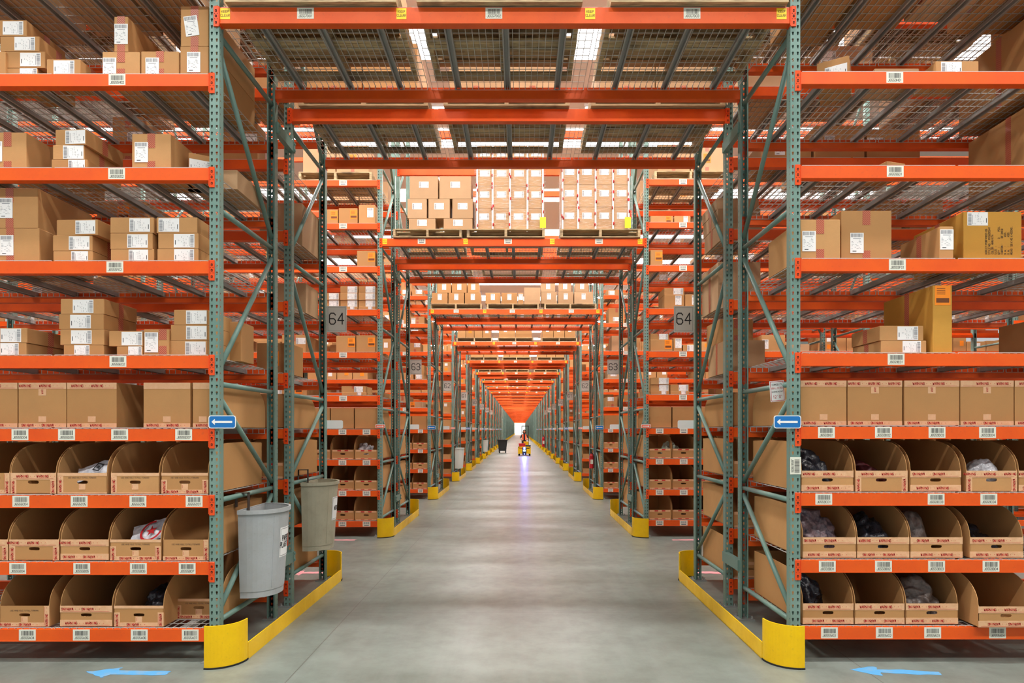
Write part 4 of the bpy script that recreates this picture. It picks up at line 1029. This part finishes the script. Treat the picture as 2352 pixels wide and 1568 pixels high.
# ---------------------------------------------------------------- signs
def rrect(w_, h, r0, n=6):
    out = []
    for cx, cz, a0 in ((w_-r0, h-r0, 0), (-w_+r0, h-r0, PI/2), (-w_+r0, -h+r0, PI), (w_-r0, -h+r0, 3*PI/2)):
        for i in range(n+1): a = a0+PI/2*i/n; out.append((cx+r0*math.cos(a), cz+r0*math.sin(a)))
    return out
def plate(mb, pts, y0, y1, m):
    n = len(pts); mb.add([(x, y0, z) for x, z in pts]+[(x, y1, z) for x, z in pts], [tuple(range(n)), tuple(range(2*n-1, n-1, -1))]+[(i, n+i, n+(i+1) % n, (i+1) % n) for i in range(n)], m)
def arrow_sign(colname, w_, h, d):
    mb = MB(); plate(mb, rrect(w_, h, h*.38), -.002, 0, 0); SG = mb.mesh('arrow_sign', ['white'])
    mb = MB(); plate(mb, rrect(w_-.006, h-.006, h*.32), -.0026, -.0021, 0); FC = mb.mesh('sign_face', [colname])
    mb = MB(); L = w_*.78; pts = [(-L*d, 0), (-L*d+.026*d, h*.48), (-L*d+.026*d, h*.16), (L*.95*d, h*.16), (L*.95*d, -h*.16), (-L*d+.026*d, -h*.16), (-L*d+.026*d, -h*.48)]
    if d < 0: pts = pts[::-1]
    plate(mb, pts, -.0034, -.0027, 0); return SG, FC, mb.mesh('arrow', ['white'])
BLUE = arrow_sign('blue_sign', .104, .049, 1); RED = arrow_sign('red_sign', .078, .03, -1)
def put_sign(S, x, y, z, rz, lab, g=None):
    o = ob('arrow_sign', S[0], None, (x, y, z), rz, lab, 'arrow sign', g); ob('sign_face', S[1], o); ob('arrow', S[2], o)
for r in range(14):
    for side in (-1, 1):
        x = XP[side]-side*(.066 if r % 2 == 0 else .01); S = BLUE if r % 2 == 0 else RED
        put_sign(S, x, row_y(r)-.012, 1.836, 0, f'{("blue","red")[r%2]} sign with white arrow on the front post of {rowname(r)}, {SIDE[side]} of the passage', 'arrow signs on the front posts')
        if r < 8: put_sign(BLUE, XP[side]-side*.12, row_y(r)+2.69, 1.84, PI, f'white back of an arrow sign, rear post of the {rowname(r)}, {SIDE[side]}', 'arrow signs seen from behind')
def placard(num, w_=.118, h=.155):
    mb = MB(); mb.box(-w_, w_, -.003, 0, -h, h, 0); 
    for a, b, c, d in ((-w_+.014, w_-.014, h-.018, h-.016), (-w_+.014, w_-.014, -h+.016, -h+.018), (-w_+.014, -w_+.016, -h+.016, h-.016), (w_-.016, w_-.014, -h+.016, h-.016)): mb.box(a, b, -.0034, -.003, c, d, 1)
    mb.text(str(num), .185, fm(0, -.004, .005), 1, sw=.035); return mb.mesh('number_placard', ['placard', 'ink'])
for r in range(8):
    me = placard(64-r)
    for side in (-1, 1):
        ob('number_placard', me, None, (XP[side]-side*(.0375+.125), row_y(r)+2.645, 3.085), 0, f'grey placard reading {64-r} on the {SIDE[side]} side of the passage', 'number placard', 'aisle number placards')
# storage height sign and post tag on the right frame
mb = MB(); mb.box(-.066, .066, -.002, 0, -.082, .082, 0)
for a, b, c, d in ((-.06, .06, .073, .077), (-.06, .06, -.077, -.073), (-.06, -.056, -.077, .077), (.056, .06, -.077, .077)): mb.box(a, b, -.0024, -.002, c, d, 2)
mb.text('COMMODITY', .0195, fm(0, -.0026, .052), 1); mb.text('BOX LIMITED', .0185, fm(0, -.0026, .024), 2); mb.text('STORAGE HEIGHT', .0145, fm(0, -.0026, -.004), 1); mb.text("12' 0\"", .03, fm(0, -.0026, -.044), 2)
D = 4.98; ob('storage_sign', mb.mesh('storage_sign', ['white', 'ink', 'red_ink']), None, (px(1785, D), D, pz(898, D)), 0, 'small white storage height sign with red border on a brace of the right frame', 'sign', rot=(0, -.09, .25))
mb = MB(); mb.box(-.041, .041, -.001, 0, -.066, .066, 0); bars(mb, -.008, .03, -.055, .05, -.001, 22, 1, random.Random(4), False); mb.text('J6561B05', .024, fm(-.024, -.0016, 0, -PI/2), 1)
ob('post_tag', mb.mesh('post_tag', ['ivory', 'ink']), None, (px(1827, Y0), Y0-.002, pz(1069, Y0)), 0, 'white barcode tag stuck upright on the front post of the right frame', 'barcode tag')

# ---------------------------------------------------------------- waste bins hung on the frames
def half_bin(plastic, words):
    n = 22; h = .71; W = .27; P_ = .30
    def ring(s, z, inset=0, dx=0):
        pts = [(dx+0+inset, -(W*s-inset)), ]
        for i in range(n+1):
            a = -PI/2+PI*i/n; c = abs(math.cos(a))**.75; pts.append((dx+inset*.5+(P_*s-inset)*c, (W*s-inset)*math.sin(a)))
        pts.append((dx+inset, W*s-inset)); return [(x, y, z) for x, y in pts]
    mb = MB(); N = n+3
    layers = [ring(.84, 0), ring(.845, .05), ring(.86, .051), ring(1.0, h), ring(1.0, h, .008), ring(.86, .06, .008)]
    vs = sum(layers, []); fs = [tuple(range(N-1, -1, -1))]
    for k in range(5):
        for i in range(N): fs.append((k*N+i, k*N+(i+1) % N, (k+1)*N+(i+1) % N, (k+1)*N+i))
    fs.append(tuple(5*N+i for i in range(N))); mb.add(vs, fs)
    # seams of the moulding
    for a in (-.62, .62):
        for s0, z0_, s1, z1_ in ((.862, .07, .985, h-.05),):
            p = [Vector(((P_*s+.001)*math.cos(a)**.75, (W*s+.001)*math.sin(a), z)) for s, z in ((s0, z0_), (s1, z1_))]; mb.tube(p[0], p[1], .004, 6)
    body = mb.mesh('waste_bin', [plastic])
    mb = MB(); a = ring(1.045, h-.02); b = ring(1.045, h+.014); c = ring(.99, h+.012, .004); d_ = ring(1.0, h-.012)
    vs = a+b+c+d_; fs = []
    for k, k2 in ((0, 1), (1, 2), (2, 3), (3, 0)):
        for i in range(N): fs.append((k*N+i, k*N+(i+1) % N, k2*N+(i+1) % N, k2*N+i))
    mb.add(vs, fs); rim = mb.mesh('rim', [plastic])
    mb = MB()
    for yy in (-.1,):
        mb.box(-.09, -.085, yy-.02, yy+.02, h+.02, h+.135); mb.box(-.09, .018, yy-.02, yy+.02, h+.135, h+.142); mb.box(.013, .018, yy-.02, yy+.02, h-.05, h+.142)
    hook = mb.mesh('hook', ['strap'])
    def on(u, z, off):         # u = metres along the curve from the middle
        s = .86+.14*(z-.05)/(h-.05); a = u/.30
        return Vector(((P_*s+off)*abs(math.cos(a))**.75, (W*s+off)*math.sin(a), z))
    mb = MB(); zc = .43; A, B = .105, .125; m_ = 12
    def strip(u0, u1, z0_, z1_, off, m):
        vs = []
        for j in range(5):
            for i in range(m_+1): vs.append(tuple(on(u0+(u1-u0)*i/m_, z0_+(z1_-z0_)*j/4, off)))
        mb.add(vs, [(j*(m_+1)+i, j*(m_+1)+i+1, (j+1)*(m_+1)+i+1, (j+1)*(m_+1)+i) for j in range(4) for i in range(m_)], m)
    strip(-A, A, zc-B, zc+B, .002, 0)
    for u0, u1, q0, q1 in ((-A+.01, A-.01, B-.014, B-.011), (-A+.01, A-.01, -B+.011, -B+.014), (-A+.01, -A+.013, -B+.011, B-.011), (A-.013, A-.01, -B+.011, B-.011)): strip(u0, u1, zc+q0, zc+q1, .003, 1)
    for i, s in enumerate(words):
        vs, fs = text_geo(s, .075) if s else ([], []); sz = .06; zz = zc+(len(words)-1)*.027-i*.055+.005
        mb.add([tuple(on(x*sz*.9, zz+y*sz, .0035)) for x, y, z in vs], fs, 1)
    return body, rim, hook, mb.mesh('paper_sign', ['white', 'ink'])
WB = half_bin('grey_plastic', ['PAPER', 'PLASTIC']); WB2 = half_bin('beige_plastic', ['WOOD']); WB3 = half_bin('pale_plastic', [''])
def put_bin(S, x, y, z, lab, sign=True):
    o = ob('waste_bin', S[0], None, (x, y, z), 0, lab, 'waste bin', 'half-round waste bins hung on the frames')
    ob('rim', S[1], o); ob('hook', S[2], o)
    if sign: ob('paper_sign', S[3], o)['label'] = 'white paper sign'
put_bin(WB, -2.285, 5.36, .40, 'grey half-round waste bin with a paper sign, hung on the first left frame')
put_bin(WB2, -2.285, 6.83, .50, 'beige half-round waste bin with a wood sign, hung behind the grey one')
put_bin(WB3, -2.285, row_y(3)+.55, .42, 'pale waste bin hung on the left frame of the fourth rack row', False)
put_bin(WB3, -2.285, row_y(6)+.55, .42, 'pale waste bin hung far down on the left frame of the seventh row', False)

# ---------------------------------------------------------------- painted arrows on the floor
def floor_arrow(x, y, L, W, ang, mat, lab, seed=0):
    rng = random.Random(seed); pts = [(-.5, 0), (-.18, .5), (-.16, .2), (.5, .22), (.47, -.2), (-.17, -.2), (-.2, -.5)]
    out = []
    for i in range(len(pts)):
        a, b = pts[i], pts[(i+1) % len(pts)]
        for k in range(5): out.append((L*(a[0]+(b[0]-a[0])*k/5)+rng.uniform(-.012, .012), W*(a[1]+(b[1]-a[1])*k/5)+rng.uniform(-.012, .012)))
    mb = MB(); mb.prism(out[::-1] if False else out, 0, .0012); ob('floor_arrow', mb.mesh('floor_arrow', [mat]), None, (x, y, .0006), ang, lab, 'floor arrow', 'arrows painted on the floor')
floor_arrow(px(295, 4.61), 4.60, .62, .2, -.04, 'blue_chalk', 'blue arrow painted on the floor in front of the left rack', 1)
floor_arrow(px(2055, 4.62), 4.62, .64, .19, -.12, 'blue_chalk', 'blue arrow painted on the floor in front of the right rack', 2)
floor_arrow(-2.62, 7.82, .5, .26, .1, 'pink_chalk', 'pink arrow painted on the floor behind the left yellow guard', 3)
floor_arrow(2.42, 7.82, .5, .26, PI-.1, 'pink_chalk', 'pink arrow painted on the floor behind the right yellow guard', 4)
floor_arrow(-2.95, 10.15, .6, .2, 0, 'pink_chalk', 'pink arrow painted before the left bins of the second rack row', 5)
floor_arrow(2.75, 10.15, .6, .2, PI, 'pink_chalk', 'pink arrow painted before the right bins of the second rack row', 6)

# ---------------------------------------------------------------- down the passage: tugger with driver, black cart, extinguishers
T = ob('tow_tractor', None, None, (.30, 43.4, 0), 0, 'yellow tow tractor with blue floor spotlight and red and navy totes', 'tow tractor')
mb = MB(); mb.cbox(-.43, .43, 0, 1.1, .14, .48, .03); mb.box(-.44, -.36, -.02, .05, .12, .62); mb.box(.36, .44, -.02, .05, .12, .62); mb.box(-.43, .43, -.02, .04, .55, .62); ob('chassis', mb.mesh('chassis', ['yellow']), T)
mb = MB(); mb.cbox(-.14, .14, -.05, .3, .05, .6, .03); ob('front_cover', mb.mesh('front_cover', ['navy_plastic']), T)
for sx in (-1, 1):
    mb = MB(); mb.tube((sx*.36-.06, .15, .14), (sx*.36+.06, .15, .14), .14, 18); ob('wheel', mb.mesh('wheel', ['rubber']), T)
mb = MB(); mb.tube((0, -.06, .52), (0, -.08, .52), .07, 16); mb.box(-.08, .08, -.056, -.052, .3, .42); mb.tube((0, -.06, .12), (0, -.065, .12), .03, 10); ob('spot_lamp', mb.mesh('spot_lamp', ['blue_lamp']), T)
mb = MB()
for x in (-.17, .30): mb.box(x-.02, x+.02, 1.2, 1.24, .5, 2.05)
mb.box(-.19, .32, 1.2, 1.24, 2.02, 2.07); ob('mast', mb.mesh('mast', ['black_plastic']), T)
ld = bpy.data.lights.new('spot', 'SPOT'); ld.energy = 250; ld.color = (.08, .1, 1); ld.spot_size = .5; ld.shadow_soft_size = .05
l = bpy.data.objects.new('spot', ld); col.objects.link(l); l.location = (.30, 43.2, .55); l.rotation_euler = (-1.25+PI/2-.35-1.22+.35, 0, 0); l.rotation_euler = Vector((0, -2.6, -.55)).to_track_quat('-Z', 'Y').to_euler()
def tote(x, y, z, w_, d, h, mat, lab):
    mb = MB(); k = .88; a = [(-w_/2*k, 0), (w_/2*k, 0), (w_/2*k, d*k), (-w_/2*k, d*k)]; b = [(-w_/2, 0), (w_/2, 0), (w_/2, d), (-w_/2, d)]
    mb.add([(p[0], p[1], 0) for p in a]+[(p[0], p[1], h) for p in b], [(3, 2, 1, 0), (0, 1, 5, 4), (1, 2, 6, 5), (2, 3, 7, 6), (3, 0, 4, 7)]); mb.box(-w_/2-.01, w_/2+.01, -.01, d+.01, h-.03, h, 0)
    ob('storage_tote', mb.mesh('storage_tote', [mat]), None, (x, y, z), 0, lab, 'tote')
tote(.14, 43.5, .482, .46, .4, .36, 'red_plastic', 'red plastic tote on the tow tractor'); tote(.555, 43.5, .482, .36, .4, .24, 'navy_plastic', 'navy plastic tote on the tow tractor')
tote(.42, 44.05, .482, .34, .3, .48, 'yellow', 'yellow plastic tote behind the navy one on the tow tractor')
def person(x, y, z):
    verts = [(0,0,.95),(0,.01,1.15),(0,.0,1.38),(0,-.01,1.5),(0,-.03,1.62),(.19,0,1.42),(.27,-.03,1.17),(.15,-.25,1.08),(-.19,0,1.42),(-.27,-.03,1.17),(-.13,-.25,1.05),(.1,0,.88),(.11,-.02,.5),(.11,.02,.08),(.11,-.12,.04),(-.1,0,.88),(-.11,-.02,.5),(-.11,.02,.08),(-.11,-.12,.04)]
    ed = [(0,1),(1,2),(2,3),(3,4),(2,5),(5,6),(6,7),(2,8),(8,9),(9,10),(0,11),(11,12),(12,13),(13,14),(0,15),(15,16),(16,17),(17,18)]
    rad = [.13,.12,.14,.06,.085,.065,.05,.035,.065,.05,.035,.09,.065,.045,.04,.09,.065,.045,.04]
    me = bpy.data.meshes.new('person'); me.from_pydata(verts, ed, []); me.update(); me.materials.append(M['shirt'])
    o = bpy.data.objects.new('person', me); col.objects.link(o); o.location = (x, y, z)
    s = o.modifiers.new('skin', 'SKIN'); 
    for i, sv in enumerate(me.skin_vertices[0].data): sv.radius = (rad[i], rad[i]*.85); sv.use_root = i == 0
    b = o.modifiers.new('sub', 'SUBSURF'); b.levels = 2; b.render_levels = 2
    o['label'] = 'person in a dark top and orange vest driving the tow tractor'; o['category'] = 'person'; o['kind'] = 'thing'
    mb = MB()
    def ball(cx, cy, cz, rx, ry, rz_, m, n=12):
        vs = [(cx+rx*math.sin(PI*j/n)*math.cos(2*PI*i/n), cy+ry*math.sin(PI*j/n)*math.sin(2*PI*i/n), cz+rz_*math.cos(PI*j/n)) for j in range(n+1) for i in range(n)]
        mb.add(vs, [(j*n+i, (j+1)*n+i, (j+1)*n+(i+1) % n, j*n+(i+1) % n) for j in range(n) for i in range(n)], m)
    mb.smooth = True
    ball(0, -.04, 1.66, .082, .1, .12, 0); ball(0, -.145, 1.65, .014, .02, .02, 0); ball(-.085, -.03, 1.655, .015, .02, .03, 0); ball(.085, -.03, 1.655, .015, .02, .03, 0)
    for sx in (-1, 1): ball(sx*.032, -.125, 1.675, .014, .01, .009, 1)
    ball(0, -.132, 1.61, .025, .008, .006, 2); ob('face', mb.mesh('face', ['skin', 'ink', 'red_ink']), o)
    mb = MB(); mb.smooth = True; ball(0, -.015, 1.70, .097, .11, .105, 0); ball(-.08, .02, 1.62, .04, .06, .1, 0); ball(.08, .02, 1.62, .04, .06, .1, 0); ob('hair', mb.mesh('hair', ['hair']), o)
    mb = MB()
    for sx in (-1, 1):
        mb.box(min(sx*.06, sx*.16), max(sx*.06, sx*.16), -.15, -.13, 1.05, 1.46); mb.tube((sx*.26, -.07, 1.16), (sx*.15, -.27, 1.08), .045, 8, 1)
        for k in range(4): mb.tube((sx*.15+(k-1.5)*.018, -.27, 1.08), (sx*.14+(k-1.5)*.02, -.35+.004*k, 1.05), .009, 6, 1)
        mb.tube((sx*.11, -.26, 1.08), (sx*.07, -.31, 1.09), .01, 6, 1)
    ob('vest', mb.mesh('vest', ['vest', 'skin']), o)
    return o
person(.30, 44.75, .0)
mb = MB(); W0 = .28
mb.add([(-.28, 0, .16), (.28, 0, .16), (.28, .6, .16), (-.28, .6, .16), (-.37, -.05, 1.0), (.37, -.05, 1.0), (.37, .7, 1.0), (-.37, .7, 1.0)], [(3, 2, 1, 0), (0, 1, 5, 4), (1, 2, 6, 5), (2, 3, 7, 6), (3, 0, 4, 7)])
mb.box(-.31, .31, -.03, -.0, .3, .4)
E = ob('waste_cart', mb.mesh('waste_cart', ['black_plastic']), None, (px(1154, 48.4), 48.4, 0), 0, 'black wheeled waste cart standing on the left of the passage far down', 'waste cart')
mb = MB(); mb.box(-.4, .4, -.08, .73, .96, 1.03); ob('rim', mb.mesh('rim', ['black_plastic']), E)
for sx in (-1, 1):
    mb = MB(); mb.tube((sx*.24-.04, .1, .1), (sx*.24+.04, .1, .1), .1, 14); mb.box(sx*.24-.05, sx*.24+.05, .05, .15, .1, .2); ob('wheel', mb.mesh('wheel', ['rubber']), E)
def extinguisher(x, y, z, s, lab):
    mb = MB(); mb.tube((0, 0, 0), (0, 0, .42), .075, 16); mb.tube((0, 0, .42), (0, 0, .5), .07, 16, 0, .03)
    o = ob('fire_extinguisher', mb.mesh('fire_extinguisher', ['red_plastic']), None, (x, y, z), 0, lab, 'fire extinguisher'); o.scale = (s, s, s)
    mb = MB(); mb.tube((0, 0, .5), (0, 0, .56), .02, 8); mb.box(-.015, .015, -.09, .03, .54, .57); mb.tube((.03, -.03, .52), (.09, -.03, .4), .01, 6); mb.tube((.09, -.03, .4), (.085, -.03, .1), .01, 6); ob('valve_and_hose', mb.mesh('valve', ['black_plastic']), o)
    mb = MB(); mb.box(-.045, .045, -.078, -.072, .15, .3); ob('instruction_label', mb.mesh('instruction_label', ['ivory']), o)
extinguisher(1.97, 17.35, .72, .8, 'red fire extinguisher on the right frame of the third rack row')
extinguisher(1.97, 53.0, .35, 1.7, 'tall red extinguisher cylinder far down on the right')
# plain white far wall; the boosted last lamps stand in for a bright doorway
mb = MB(); mb.box(-45, 45, 282, 282.3, 0, 12.5); ob('wall_back', mb.mesh('wall_back', ['ceiling']), kind='structure')
